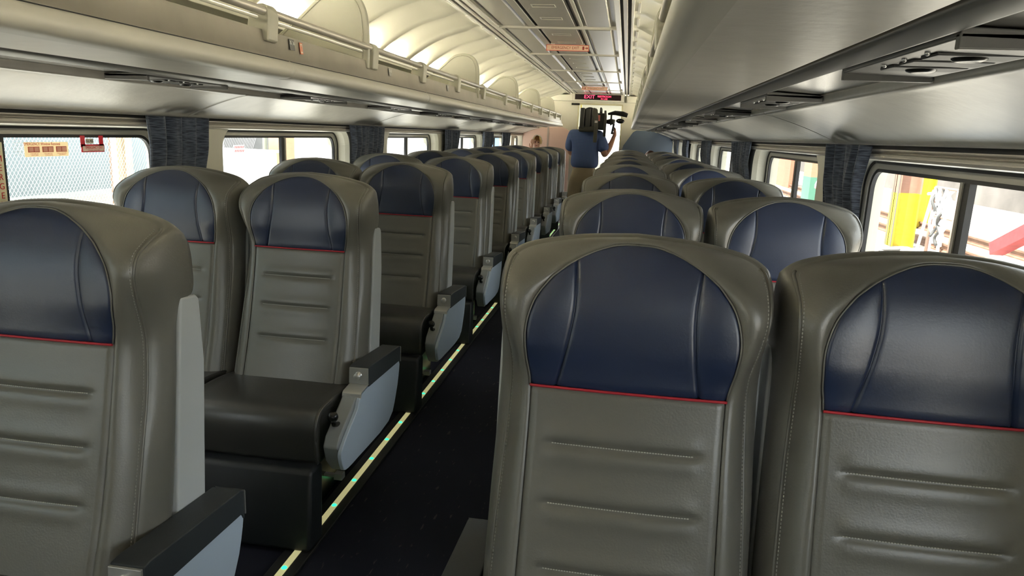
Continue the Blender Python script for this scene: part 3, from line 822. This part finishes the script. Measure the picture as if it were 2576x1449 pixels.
t = thing('break_glass_sticker', 'red and white EMERGENCY EXIT tag hanging at the top of the nearest left window', 'sticker', (-1.484, 2.530, 1.245))
RD = mat('tag_red', (.55,.015,.03), .45)
MB().box(-.001, .001, -.060, .062, -.030, -.0).box(-.001, .001, -.062, -.040, -.01, .033).box(-.001, .001, .036, .058, -.01, .033).build('tag', RD, t)
MB().box(.001, .0018, -.054, .058, -.026, -.006).build('white_field', mat('tag_white', (.8,.62,.52), .5), t)
MB().box(.0, .0008, -.036, .004, .002, .022).build('cream_field', mat('tag_cream', (.62,.58,.48), .5), t)
text('lettering', 'EMERGENCY EXIT', .0135, (.002, .006, -.013), RZL, RD, t, .0002, sx=.85)
text('small_lettering', 'Pull handle, remove rubber', .006, (.002, .004, -.0225), RZL, RD, t, .0001)
text('glass_lettering', 'GLASS', .014, (.001, -.014, .012), RZL, BLACK, t, .0002)
t = thing('emergency_strip', 'cream strip with red vertical EMERGENCY lettering beside the nearest left window', 'sign', (-1.478, 2.080, 1.09))
MB().box(-.012, 0, -.045, .030, -.22, .166).build('strip', mat('strip_cream', (.74,.68,.46), .5), t, bevel=.002)
for k, ch in enumerate('EMERGENCY'):
    text('letter', ch, .0295, (.0008, .012, .142-.0305*k), RZL, mat('strip_red', (.52,.02,.02), .5), t, .0004)
t = thing('glass_notice', 'faint white printed notice in the corner of the nearest left window', 'sticker', (-1.489, 2.185, 1.235))
for k in range(6):
    text('notice_line', random.choice(('Laminated glazing', 'Safety glass side', 'Type II rail glazing')), .0068, (0, 0, .028-.010*k), RZL, mat('etched_white', (.9,.95,1), .6), t, .0001)

# ------------------------------------------------------------------ people
def skin(name, pts, edges, rad, m, parent=None, sub=2, root=None, label=None):
    keys = list(pts); me = bpy.data.meshes.new(name)
    me.from_pydata([pts[k] for k in keys], [(keys.index(a), keys.index(c)) for a, c in edges], []); me.update()
    o = bpy.data.objects.new(name, me); C.objects.link(o)
    sk = o.modifiers.new('skin', 'SKIN'); sk.use_smooth_shade = True; sk.branch_smoothing = .4
    if not me.skin_vertices:
        bm = bmesh.new(); bm.from_mesh(me); bm.verts.layers.skin.verify(); bm.to_mesh(me); bm.free()
    for i, k in enumerate(keys):
        r = rad[k]; r = r if isinstance(r, tuple) else (r, r)
        me.skin_vertices[0].data[i].radius = r
        me.skin_vertices[0].data[i].use_root = (k == (root or keys[0]))
    ss = o.modifiers.new('sub', 'SUBSURF'); ss.levels = sub; ss.render_levels = sub
    me.materials.append(m)
    if parent: o.parent = parent
    if label: o['label'] = label
    return o
SKIN = mat('skin_tone', (.52, .27, .18), .5)
def hand_chain(P, E, R, tag_, wrist, d, side, curl, thumb):
    """palm + five finger chains from wrist; d forward, side across, curl direction."""
    w = Vector(wrist); d = Vector(d).normalized(); sd = Vector(side).normalized(); cu = Vector(curl).normalized()
    pm = w+d*.05; P[tag_+'palm'] = tuple(pm); R[tag_+'palm'] = (.034, .020); E.append((tag_+'wr', tag_+'palm'))
    for i, (off, ln) in enumerate(((-.030,.062),(-.010,.072),(.010,.068),(.029,.055))):
        k1 = pm+sd*off+d*.04; k2 = k1+d*ln*.45+cu*ln*.25; k3 = k2+d*ln*.1+cu*ln*.5
        for j, k in enumerate((k1, k2, k3)):
            P[f'{tag_}f{i}{j}'] = tuple(k); R[f'{tag_}f{i}{j}'] = (.0095, .0095) if j < 2 else (.008, .008)
        E.append((tag_+'palm', f'{tag_}f{i}0')); E.append((f'{tag_}f{i}0', f'{tag_}f{i}1')); E.append((f'{tag_}f{i}1', f'{tag_}f{i}2'))
    t1 = w+d*.035-sd*.04*thumb; t2 = t1+d*.035+cu*.02-sd*.012*thumb
    P[tag_+'t0'] = tuple(t1); P[tag_+'t1'] = tuple(t2); R[tag_+'t0'] = .011; R[tag_+'t1'] = .009
    E += [(tag_+'wr', tag_+'t0'), (tag_+'t0', tag_+'t1')]

# cameraman (facing +y, seen from behind); local origin at his feet
man = thing('person', 'person in blue checked shirt and khaki trousers standing in the aisle, shouldering a video camera', 'person', (.075, 8.6, 0))
P = {'pel': (.01,0,.93), 'sp': (.01,.0,1.12), 'ch': (.01,.01,1.30), 'nk': (0,.03,1.46), 'hd': (.035,.05,1.54), 'hd2': (.035,.055,1.60),
     'shr': (.17,.01,1.385), 'elr': (.245,-.03,1.135), 'Rmid': (.295,.06,1.25), 'Rwr': (.335,.13,1.355),
     'shl': (-.155,.01,1.385), 'ell': (-.17,.10,1.14), 'Lwr': (.02,.27,1.27),
     'hpr': (.09,0,.88), 'knr': (.10,.015,.50), 'anr': (.10,-.01,.09), 'tor': (.11,.15,.035),
     'hpl': (-.08,0,.88), 'knl': (-.09,.02,.50), 'anl': (-.10,-.02,.09), 'tol': (-.12,.14,.035)}
R = {'pel': (.125,.095), 'sp': (.13,.10), 'ch': (.155,.11), 'nk': .06, 'hd': (.072,.085), 'hd2': (.07,.085), 'shr': .062, 'elr': .044, 'Rmid': .040, 'Rwr': .028,
     'shl': .062, 'ell': .044, 'Lwr': .027, 'hpr': .07, 'knr': .055, 'anr': .042, 'tor': .035, 'hpl': .07, 'knl': .062, 'anl': .042, 'tol': .035}
E = [('pel','sp'),('sp','ch'),('ch','nk'),('nk','hd'),('hd','hd2'),('ch','shr'),('shr','elr'),('elr','Rmid'),('Rmid','Rwr'),('ch','shl'),('shl','ell'),('ell','Lwr'),
     ('pel','hpr'),('hpr','knr'),('knr','anr'),('anr','tor'),('pel','hpl'),('hpl','knl'),('knl','anl'),('anl','tol')]
hand_chain(P, E, R, 'R', P['Rwr'], (.1,.5,.75), (0,-.6,.5), (-.9,.3,0), -1)
hand_chain(P, E, R, 'L', P['Lwr'], (.8,.6,.2), (0,.3,1), (.2,.6,.6), 1)
skin('body', P, E, R, SKIN, man)
sh = {'hem': (.01,0,.965), 'w': (.01,0,1.06), 'm': (.01,.0,1.18), 'ch': (.01,.01,1.32), 'nk': (0,.025,1.425), 'shr': (.165,.01,1.375), 'r1': (.205,-.01,1.27), 'r2': (.235,-.025,1.175), 'shl': (-.15,.01,1.375), 'l1': (-.165,.05,1.27), 'l2': (-.172,.09,1.17)}
shr = {'hem': (.178,.135), 'w': (.182,.14), 'm': (.188,.14), 'ch': (.185,.135), 'nk': (.085,.08), 'shr': .085, 'r1': .082, 'r2': .078, 'shl': .085, 'l1': .078, 'l2': .074}
skin('shirt', sh, [('hem','w'),('w','m'),('m','ch'),('ch','nk'),('ch','shr'),('shr','r1'),('r1','r2'),('ch','shl'),('shl','l1'),('l1','l2')], shr, PLAID, man, label='blue checked short-sleeved shirt')
tr = {'w': (.01,0,1.03), 'w2': (.01,0,.96), 'pel': (.01,0,.88), 'hpr': (.095,0,.80), 'knr': (.105,.01,.50), 'anr': (.105,-.01,.12), 'hpl': (-.085,0,.80), 'knl': (-.095,.015,.50), 'anl': (-.105,-.015,.12)}
trr = {'w': (.15,.115), 'w2': (.165,.128), 'pel': (.17,.13), 'hpr': .105, 'knr': .085, 'anr': .07, 'hpl': .105, 'knl': .085, 'anl': .07}
skin('trousers', tr, [('w','w2'),('w2','pel'),('pel','hpr'),('hpr','knr'),('knr','anr'),('pel','hpl'),('hpl','knl'),('knl','anl')], trr, mat('khaki', (.36,.29,.19), .8), man, root='pel', label='khaki trousers')
for sx in (-1, 1):
    MB().prism([(-.10,0),(-.10,.06),(-.06,.10),(.0,.10),(.09,.06),(.17,.045),(.185,.02),(.18,0)], 'x', sx*.105-.05, sx*.105+.05).build('shoe', BLACK, man, bevel=.02, seg=3)
hb = MB(); hb.sphere((.035,.045,1.575), .105, 18, 12, (.84,.98,1.12)); hb.build('hair', mat('dark_hair', (.03,.022,.018), .7), man)
for sx in (-1, 1): MB().sphere((.035+sx*.09,.05,1.555), .026, 8, 6, (.4,.8,1.2)).build('ear', SKIN, man)
MB().sphere((.035,.155,1.545), .018, 8, 6, (.8,1,1.3)).build('nose', SKIN, man)
MB().box(.01,.06,.128,.134,1.508,1.516).build('mouth', mat('lip', (.35,.10,.08), .5), man)
for sx in (-1, 1): MB().sphere((.035+sx*.032,.135,1.575), .013, 8, 6).build('eye', BLACK, man)

# shoulder video camera
cm = thing('video_camera', 'black shoulder-mounted video camera with battery packs on the cameraman\'s shoulder', 'video camera', (.165, 8.62, 1.49))
GB = mat('camera_black', (.018,.018,.016), .45); GB2 = mat('camera_olive', (.05,.048,.035), .6)
b = MB(); b.box(-.02, .135, -.10, .22, -.055, .135); b.build('camera_body', GB, cm, bevel=.015, seg=3)
for k, (x0, w) in enumerate(((-.155, .055), (-.095, .065), (-.025, .06))):
    MB().box(x0, x0+w, -.19+.01*k, -.11, -.05+.01*k, .185).build('battery_pack', GB, cm, bevel=.014, seg=3)
MB().box(-.165, .05, -.185, -.08, -.085, -.02).build('rear_pouch', GB2, cm, bevel=.02, seg=3)
MB().box(-.16, .04, -.12, -.05, -.03, .17).build('battery_cradle', GB2, cm, bevel=.02)
MB().tube([(.07,.22,.04),(.07,.30,.04),(.07,.33,.04)], [.045,.048,.055], 18).build('lens', BLACK, cm)
MB().tube([(.075,-.06,.14),(.075,-.03,.19),(.075,.15,.19),(.075,.18,.14)], .012, 10).build('handle', GB, cm)
MB().box(.04, .075, -.112, -.101, .045, .11).build('red_label', mat('label_pink', (.75,.25,.22), .5), cm)
MB().prism([(.015,-.20),(.055,-.20),(.06,.06),(.045,.17),(.0,.19),(-.015,.15),(.01,.05)], 'y', -.215, -.205).build('strap', GB2, cm, bevel=.004)
MB().box(.020, .052, -.218, -.214, .035, .044).box(.020, .052, -.218, -.214, .022, .030).build('strap_stripe', mat('stripe_white', (.75,.72,.7), .6), cm)
MB().prism([(.118,-.13),(.152,-.13),(.150,.10),(.142,.165),(.118,.165)], 'y', -.125, -.11).build('side_strap', GB2, cm, bevel=.004)
MB().tube([(.16,-.02,.13),(.24,-.03,.145),(.33,-.04,.135),(.385,-.04,.12)], [.012,.026,.030,.024], 14).build('microphone', mat('foam_black', (.012,.011,.011), .95), cm, label='foam covered microphone')
MB().box(.19, .21, -.04, -.01, .0, .14).build('microphone_arm', GB, cm, bevel=.003)
MB().tube([(.13,.02,.04),(.20,.0,.045),(.24,-.01,.04)], [.02,.034,.03], 14).build('viewfinder', GB, cm)
MB().sphere((.305,-.01,.055), .038, 14, 10, (1.3,.8,.75)).build('eyecup', BLACK, cm)
MB().tube([(.215,.0,-.10),(.225,.0,-.045),(.235,.0,.02)], .014, 10).build('hand_grip', GB, cm)

# woman behind the last rows, leaning
wm = thing('person', 'blonde person in red top behind the last seats left of the aisle', 'person', (-.95, 12.35, 0))
P = {'pel': (0,.20,.72), 'sp': (0,.13,.86), 'ch': (0,.05,1.0), 'nk': (0,.0,1.10), 'hd': (0,-.03,1.17), 'hd2': (0,-.03,1.235),
     'shl': (-.15,.04,1.075), 'ell': (-.20,-.04,.93), 'Lwr': (-.085,-.10,1.12), 'shr': (.14,.04,1.05), 'elr': (.17,.03,.82), 'Rwr': (.14,-.06,.65),
     'hpr': (.08,.20,.68), 'knr': (.09,.02,.40), 'anr': (.09,.14,.08), 'tor': (.10,.0,.03), 'hpl': (-.08,.20,.68), 'knl': (-.09,.02,.40), 'anl': (-.09,.14,.08), 'tol': (-.10,.0,.03)}
R = {'pel': (.13,.10), 'sp': (.115,.09), 'ch': (.135,.095), 'nk': .045, 'hd': (.062,.075), 'hd2': (.060,.075), 'shl': .05, 'ell': .036, 'Lwr': .024, 'shr': .05, 'elr': .036, 'Rwr': .024,
     'hpr': .085, 'knr': .055, 'anr': .036, 'tor': .03, 'hpl': .085, 'knl': .055, 'anl': .036, 'tol': .03}
E = [('pel','sp'),('sp','ch'),('ch','nk'),('nk','hd'),('hd','hd2'),('ch','shl'),('shl','ell'),('ell','Lwr'),('ch','shr'),('shr','elr'),('elr','Rwr'),
     ('pel','hpr'),('hpr','knr'),('knr','anr'),('anr','tor'),('pel','hpl'),('hpl','knl'),('knl','anl'),('anl','tol')]
hand_chain(P, E, R, 'L', P['Lwr'], (.15,.0,1), (1,0,0), (.2,.5,.4), 1)
hand_chain(P, E, R, 'R', P['Rwr'], (0,-.4,-1), (1,0,0), (0,.3,-.4), 1)
for dct in (P,):
    for k in dct:
        if k[:2] in ('hd',): dct[k] = (dct[k][0], dct[k][1], dct[k][2]+.02)
FAIR = mat('fair_skin', (.66,.38,.27), .5)
skin('body', P, E, R, FAIR, wm)
t_ = {'a': (0,.20,.74), 'b': (0,.13,.87), 'c': (0,.05,1.0), 'd': (0,.01,1.07), 'l': (-.14,.04,1.065), 'l2': (-.175,.0,.99), 'r': (.13,.04,1.045), 'r2': (.155,.03,.93)}
skin('red_top', t_, [('a','b'),('b','c'),('c','d'),('c','l'),('l','l2'),('c','r'),('r','r2')], {'a': (.145,.115), 'b': (.13,.105), 'c': (.15,.11), 'd': (.06,.06), 'l': .066, 'l2': .06, 'r': .066, 'r2': .055}, mat('red_cotton', (.62,.05,.05), .8), wm)
skin('trousers', {'a': (0,.20,.76), 'p': (0,.20,.70), 'hr': (.085,.18,.64), 'kr': (.09,.03,.41), 'fr': (.09,.13,.12), 'hl': (-.085,.18,.64), 'kl': (-.09,.03,.41), 'fl': (-.09,.13,.12)},
     [('a','p'),('p','hr'),('hr','kr'),('kr','fr'),('p','hl'),('hl','kl'),('kl','fl')], {'a': (.14,.11), 'p': (.15,.12), 'hr': .1, 'kr': .072, 'fr': .055, 'hl': .1, 'kl': .072, 'fl': .055}, mat('dark_denim', (.03,.04,.07), .8), wm, root='p')
HB = mat('blonde_hair', (.50,.33,.13), .6)
b = MB(); rows = []
for i in range(13):
    th = PI*.62*i/12+.02; row = []
    for k in range(25):
        ph = math.radians(-55+290*k/24)
        row.append((.083*math.sin(th)*math.cos(ph), -.03+.098*math.sin(th)*math.sin(ph)+.012, 1.235+.105*math.cos(th)))
    rows.append(row)
b.grid(rows); b.build('hair', HB, wm, sub=1)
MB().tube([(.082*math.cos(a), -.035, 1.245+.098*math.sin(a)) for a in [PI*i/16 for i in range(17)]], .009, 8).build('hair_band', mat('pale_band', (.78,.72,.62), .6), wm)
for sx in (-1, 1):
    MB().sphere((sx*.027,-.104,1.225), .0095, 8, 6).build('eye', BLACK, wm)
MB().sphere((0,-.116,1.200), .013, 8, 6, (.8,1,1.4)).build('nose', FAIR, wm)
MB().sphere((0,-.105,1.168), .018, 8, 6, (1.1,.4,.35)).build('mouth', mat('lip', (.35,.10,.08), .5), wm)

# crouching child-height person at right, only the crown of the head shows
pm = thing('person', 'person crouching behind the last seats right of the aisle, only brown hair showing', 'person', (.965, 12.3, 0))
P = {'pel': (0,.18,.42), 'sp': (0,.12,.60), 'ch': (0,.05,.78), 'nk': (0,.02,.90), 'hd': (0,.0,.99), 'hd2': (0,.0,1.05), 'shl': (-.14,.04,.84), 'ell': (-.20,-.02,.66), 'lw': (-.14,-.16,.60), 'shr': (.14,.04,.84), 'elr': (.20,-.02,.66), 'rw': (.14,-.16,.60),
     'hpr': (.09,.14,.40), 'knr': (.13,-.18,.46), 'anr': (.12,.02,.08), 'tor': (.13,-.12,.03), 'hpl': (-.09,.14,.40), 'knl': (-.13,-.18,.46), 'anl': (-.12,.02,.08), 'tol': (-.13,-.12,.03)}
R = {k: .045 for k in P}; R.update({'pel': (.13,.11), 'sp': (.12,.10), 'ch': (.14,.10), 'nk': .045, 'hd': (.065,.075), 'hd2': (.062,.072), 'lw': .025, 'rw': .025, 'hpr': .085, 'hpl': .085, 'knr': .06, 'knl': .06, 'tor': .03, 'tol': .03})
E = [('pel','sp'),('sp','ch'),('ch','nk'),('nk','hd'),('hd','hd2'),('ch','shl'),('shl','ell'),('ell','lw'),('ch','shr'),('shr','elr'),('elr','rw'),('pel','hpr'),('hpr','knr'),('knr','anr'),('anr','tor'),('pel','hpl'),('hpl','knl'),('knl','anl'),('anl','tol')]
skin('body', P, E, R, SKIN, pm)
skin('shirt', {'a': (0,.17,.46), 'b': (0,.12,.60), 'c': (0,.05,.79), 'l': (-.13,.04,.83), 'r': (.13,.04,.83)}, [('a','b'),('b','c'),('c','l'),('c','r')], {'a': (.15,.12), 'b': (.14,.11), 'c': (.15,.11), 'l': .06, 'r': .06}, mat('dark_cotton', (.05,.05,.07), .8), pm)
MB().sphere((0,.012,1.065), .105, 18, 12, (.86,1,1)).build('hair', mat('auburn_hair', (.10,.035,.022), .6), pm)

# ------------------------------------------------------------------ outside, left
GRAV = mat('pale_gravel', (.42,.39,.35), .9, bump=(3, .9, .12), var=(2.2, .55))
o = MB().box(3.0, 60, -20, 90, -1.0, -.9).build('ground', GRAV); struct(o)
o = MB().box(-60, -2.6, -20, 90, -.6, -.5).build('ground', mat('pale_concrete', (.62,.60,.56), .85)); struct(o)
WB = mat('pale_blue_wall', (.22,.275,.30), .6, var=(1.5, .06))
o = MB().box(-5.3, -5.1, -6, 8.0, .5, 4.2).box(-5.32, -5.09, 4.85, 4.87, .62, 4.2).build('building_wall', WB)
tag(o, 'pale blue-grey building wall behind the chain-link fence, outside left', 'wall')
o = MB().box(-4.9, -4.5, -6, 7.9, -.5, .60).build('concrete_plinth', mat('white_concrete', (.42,.41,.39), .8)); tag(o, 'low pale concrete plinth under the fence outside the left window', 'plinth')
t = thing('chain_link_fence', 'galvanised chain-link fence seen through the nearest left window', 'fence', (-3.7, 3.2, -.5))
m = MB(); WIRE = mat('galvanised_wire', (.55,.58,.58), .6)
n = 0
for k in range(-60, 104):
    for d in (1, -1):
        y0 = k*.034; 
        a = (y0, .0) if d > 0 else (y0+2.2, .0)
        pa = (0, y0, .0); pb = (0, y0+d*1.4, 2.0)
        m.tube([pa, pb], .0016, 3, False)
m.build('mesh', WIRE, t)
for yy in (-1.2, .55, 2.3, 3.95): MB().tube([(0, yy, -.0), (0, yy, 2.1)], .022, 8).build('post', WIRE, t)
for yc, xx, wd, colr, lb in ((5.97, -4.05, .075, (.45,.30,.21), 'tan brown steel column outside the nearest left window'), (6.15, -4.10, .10, (.62,.50,.33), 'pale orange steel column behind the tan one outside left'), (11.1, -5.0, .30, (.35,.22,.13), 'orange-brown steel column outside the second left window')):
    o = MB().box(xx-wd/2, xx+wd/2, yc-wd/2, yc+wd/2, -.5, 4.5).build('steel_column', mat('column_'+str(yc), colr, .7, var=(6, .1))); tag(o, lb, 'column')
t = thing('equipment_box', 'big white equipment cabinet outside the second left window', 'cabinet', (-5.5, 10.0, -.5))
EW = mat('equipment_white', (.85,.87,.86), .5)
MB().box(-.6, .6, -1.6, .75, 0, 1.40).build('body', EW, t, bevel=.03)
MB().box(-.64, .64, -1.64, .79, 1.40, 1.44).build('lid', EW, t, bevel=.01)
MB().box(.6, .612, -1.35, -1.15, 1.0, 1.30).box(.6, .612, -1.0, -.8, 1.0, 1.28).build('hatch', mat('hatch_grey', (.55,.60,.62), .5), t)
for yy in (-.3, -.02): MB().tube([(0, yy, 1.44), (0, yy, 1.50), (0, yy+.10, 1.50), (0, yy+.10, 1.44)], .014, 6).build('lifting_eye', EW, t)
o = MB().box(-9.2, -9.0, 4, 60, -.5, 5).build('building_wall', mat('grey_wall', (.16,.16,.16), .8, var=(.7, .35))); tag(o, 'mottled grey building wall beyond the white cabinet outside left', 'wall')
o = MB().box(-7.0, -6.0, 15.0, 30, -.5, 1.15).build('trailer', mat('trailer_white', (.80,.80,.80), .5), bevel=.05); tag(o, 'long white low trailer outside the third left window', 'trailer')
t = thing('warning_sign', 'small red and white warning sign outside the second left window', 'sign', (-4.55, 9.0, 1.0))
MB().box(-.01, .0, -.13, .13, -.05, .05).build('board', mat('sign_white', (.8,.8,.8), .5), t); MB().box(0, .002, -.12, .12, .01, .04).box(0, .002, -.12, .12, -.04, -.01).build('print', mat('sign_red2', (.6,.06,.06), .5), t)
MB().tube([(-.02,0,-1.53),(-.02,0,.0)], .02, 8).build('post', WIRE, t)
o = MB().box(-8.2, -7.2, 30, 44, -.5, 1.8).build('parked_vehicle', mat('vehicle_blue', (.10,.28,.60), .5), bevel=.2); tag(o, 'blue vehicle far outside the fifth left window', 'vehicle')
t = thing('sapling', 'thin leafy trunk outside the second left window', 'tree', (-6.3, 12.9, -.5))
MB().tube([(0,0,0),(.05,.02,1.0),(0,.1,3)], [.06,.05,.03], 7).build('trunk', mat('bark', (.16,.17,.14), .9), t)

# ------------------------------------------------------------------ outside, right
YEL = mat('safety_yellow', (.48,.37,.015), .5, var=(5, .08)); TAN = mat('tan_paint', (.26,.14,.10), .6, var=(6, .1)); RUST = mat('rusty_steel', (.16,.09,.06), .8, var=(4, .25))
DK = mat('dark_edge', (.12,.11,.10), .7)
for cx, cy, w, zt, zy, lab in ((7.15, 18.1, .50, 4.5, .36, 'yellow and tan steel column close outside the nearest right window'), (9.3, 22.6, .42, 4.5, 1.2, 'bright yellow steel column further back outside the nearest right window')):
    t = thing('painted_column', lab, 'column', (cx, cy, -.9))
    def hcol(z0, z1, m_, nm_):
        b = MB(); b.box(-w/2, w/2, -.02, .02, z0, z1); b.box(-w/2, -w/2+.04, -w*.45, w*.45, z0, z1); b.box(w/2-.04, w/2, -w*.45, w*.45, z0, z1); b.build(nm_, m_, t)
    hcol(0, zy+.9, YEL, 'yellow_base'); hcol(zy+.9, zt, TAN, 'tan_shaft')
    MB().box(-w/2-.015, -w/2, -w*.47, -w*.40, 0, zt).box(-w/2-.015, -w/2, w*.2, w*.28, 0, zt).build('edge_stripe', DK, t)
t = thing('painted_column', 'green and orange steel column outside the second right window', 'column', (6.3, 22.6, -.9))
MB().box(-.35, .35, -.45, .45, 0, 1.36).build('green_base', mat('column_green', (.06,.17,.12), .6), t); MB().box(-.35, .35, -.45, .45, 1.36, 5).build('orange_shaft', mat('column_orange', (.32,.16,.10), .6), t)
for k, (x, lab) in enumerate(((7.9, 'nearer rusty rail on the white gravel outside right'), (9.3, 'further rusty rail on the white gravel outside right'))):
    b = MB().prism([(x-.08,-.90),(x+.08,-.90),(x+.08,-.87),(x+.02,-.85),(x+.02,-.76),(x+.05,-.74),(x+.05,-.70),(x-.05,-.70),(x-.05,-.74),(x-.02,-.76),(x-.02,-.85),(x-.08,-.87)], 'y', -10, 40)
    o = b.build('rail', RUST); tag(o, lab, 'rail', 'rails outside right')
t = thing('hose_rack', 'rusty metal frame hung with hoses outside the nearest right window', 'rack', (7.2, 16.1, -.9))
b = MB()
for yy in (-.55, .55): b.tube([(0, yy, 0), (0, yy, 1.5)], .035, 6)
for zz in (.9, 1.5): b.tube([(0, -.55, zz), (0, .55, zz)], .03, 6)
b.build('frame', mat('pale_rust', (.30,.19,.15), .7), t)
rnd = random.Random(5)
for k in range(9):
    y = rnd.uniform(-.45, .45); pts = [(rnd.uniform(-.06,.06), y+rnd.uniform(-.08,.08), 1.5-.15*j) for j in range(rnd.randint(4, 9))]
    MB().tube([tuple(p) for p in catmull(pts, 3)], .03, 6).build('hose', mat('hose_'+('white' if k % 3 else 'black'), (.75,.73,.70) if k % 3 else (.05,.05,.05), .6), t)
t = thing('hose_stand', 'white pipe stand beside the hose rack outside right', 'stand', (7.4, 17.1, -.9))
for a, c in (((0,-.1,0),(0,.0,1.35)), ((0,.55,0),(0,.12,1.4)), ((0,.0,1.35),(0,.4,1.3)), ((0,-.55,0),(0,-.5,1.5))): MB().tube([a, c], .035, 6).build('pipe', EW, t)
t = thing('buffer_stop', 'red steel buffer stop on the track outside the nearest right window', 'buffer stop', (7.4, 12.9, -.9))
RB = mat('buffer_red', (.26,.025,.03), .55, var=(8, .2))
MB().obox((0,.35,.95), (0,1,-.45), (1,0,0), (0,.45,1), 1.0, .12, .12).build('brace', RB, t, bevel=.01)
MB().box(-.15, .15, -.75, -.45, 0, 1.5).build('post', RB, t, bevel=.01)
MB().box(-.2, .2, -.9, .3, 0, .10).build('foot', RB, t)
MB().obox((.2,-.1,.6), (0,.2,1), (1,0,0), (0,1,-.2), .65, .03, .03).build('strut', mat('faded_red', (.75,.35,.33), .6), t)
o = MB().tube([tuple(p) for p in catmull([(8.2,13.6,-.84),(8.0,13.2,-.82),(8.3,12.8,-.84),(8.6,13.1,-.84),(8.3,13.4,-.82),(8.7,12.4,-.84),(9.2,12.0,-.85)], 6)], .035, 6).build('hose', mat('hose_green', (.05,.45,.38), .6)); tag(o, 'teal green hose lying by the buffer stop outside right', 'hose')
for i in range(3):
    pts = [(6.5+rnd.uniform(-.4,.4), 11.0+2.2*i+k*.25, -.865) for k in range(8)]
    o = MB().tube([tuple(p) for p in catmull(pts, 5)], .03, 5).build('hose', mat('hose_dark', (.10,.10,.10), .6)); tag(o, ('dark hose curled on the gravel nearest the buffer stop', 'dark hose snaking on the gravel beside the rail', 'thin dark hose on the gravel below the rack')[i], 'hose', 'hoses on the gravel')
o = MB().box(16, 16.4, -5, 70, -.9, 2.6).build('building_wall', mat('grey_backdrop_wall', (.12,.11,.105), .8, var=(.6, .3))); tag(o, 'long grey building wall far across the tracks outside right', 'wall')
o = MB().box(13.5, 15.9, 16, 17.5, -.9, 2.9).build('site_cabin', EW, bevel=.03); tag(o, 'white site cabin across the tracks outside the nearest right window', 'cabin')
o = MB().box(8.8, 9.1, 27, 30, -.9, .5).build('timber_stack', mat('timber', (.55,.42,.22), .8, var=(10, .5))); tag(o, 'stack of tan timber outside the second right window', 'timber stack')
o = MB().box(9.2, 9.6, 40, 46, -.9, 2.2).build('banner_block', mat('banner_orange', (.45,.12,.07), .6)); tag(o, 'orange red container outside the third right window', 'banner')  # orange banner, given depth and drawn down to the ground as a block
wk = thing('person', 'worker in white hard hat and blue-grey jacket outside the second right window', 'person', (6.0, 20.75, -.9))
P = {'pel': (0,0,.92), 'sp': (0,0,1.1), 'ch': (0,0,1.28), 'nk': (0,0,1.42), 'hd': (0,0,1.5), 'hd2': (0,0,1.57), 'sl': (-.17,0,1.36), 'el': (-.22,.05,1.12), 'wl': (-.12,-.1,1.2), 'sr': (.17,0,1.36), 'er': (.22,0,1.1), 'wr': (.22,-.05,.88),
     'hr': (.09,0,.86), 'kr': (.1,.02,.48), 'ar': (.1,0,.08), 'hl': (-.09,0,.86), 'kl': (-.1,.02,.48), 'al': (-.1,0,.08)}
R = {k: .05 for k in P}; R.update({'pel': (.14,.1), 'sp': (.14,.1), 'ch': (.16,.11), 'hd': .075, 'hd2': .075, 'hr': .09, 'hl': .09})
E = [('pel','sp'),('sp','ch'),('ch','nk'),('nk','hd'),('hd','hd2'),('ch','sl'),('sl','el'),('el','wl'),('ch','sr'),('sr','er'),('er','wr'),('pel','hr'),('hr','kr'),('kr','ar'),('pel','hl'),('hl','kl'),('kl','al')]
skin('body', P, E, R, FAIR, wk)
skin('jacket', {'a': (0,0,.90), 'b': (0,0,1.1), 'c': (0,0,1.3), 'l': (-.16,0,1.35), 'l2': (-.21,.04,1.14), 'r': (.16,0,1.35), 'r2': (.21,0,1.12)}, [('a','b'),('b','c'),('c','l'),('l','l2'),('c','r'),('r','r2')], {'a': (.17,.13), 'b': (.165,.125), 'c': (.18,.13), 'l': .075, 'l2': .065, 'r': .075, 'r2': .065}, mat('jacket_bluegrey', (.42,.50,.56), .8), wk)
MB().sphere((0,0,1.60), .13, 14, 8, (1,1.1,.85)).build('hard_hat', EW, wk)

# ------------------------------------------------------------------ light
w = bpy.data.worlds.new('sky'); bpy.context.scene.world = w; w.use_nodes = True
bg = w.node_tree.nodes['Background']; bg.inputs['Color'].default_value = (.94, .97, 1.0, 1); bg.inputs['Strength'].default_value = 1.7
sun = bpy.data.lights.new('sun', 'SUN'); sun.energy = 12; sun.angle = .02; sun.color = (1, .94, .84)
so = bpy.data.objects.new('sun', sun); C.objects.link(so)
d = Vector((.38, .30, -1.0)).normalized(); so.rotation_euler = d.to_track_quat('-Z', 'Y').to_euler()
sc = bpy.context.scene
sc.view_settings.view_transform = 'Standard'; sc.view_settings.look = 'None'; sc.view_settings.gamma = 1; sc.view_settings.exposure = 1.42
sc.view_settings.use_curve_mapping = False
sc.cycles.use_denoising = True
sc.cycles.max_bounces = 8; sc.cycles.diffuse_bounces = 5; sc.cycles.glossy_bounces = 4; sc.cycles.transparent_max_bounces = 10
sc.cycles.sample_clamp_indirect = 8
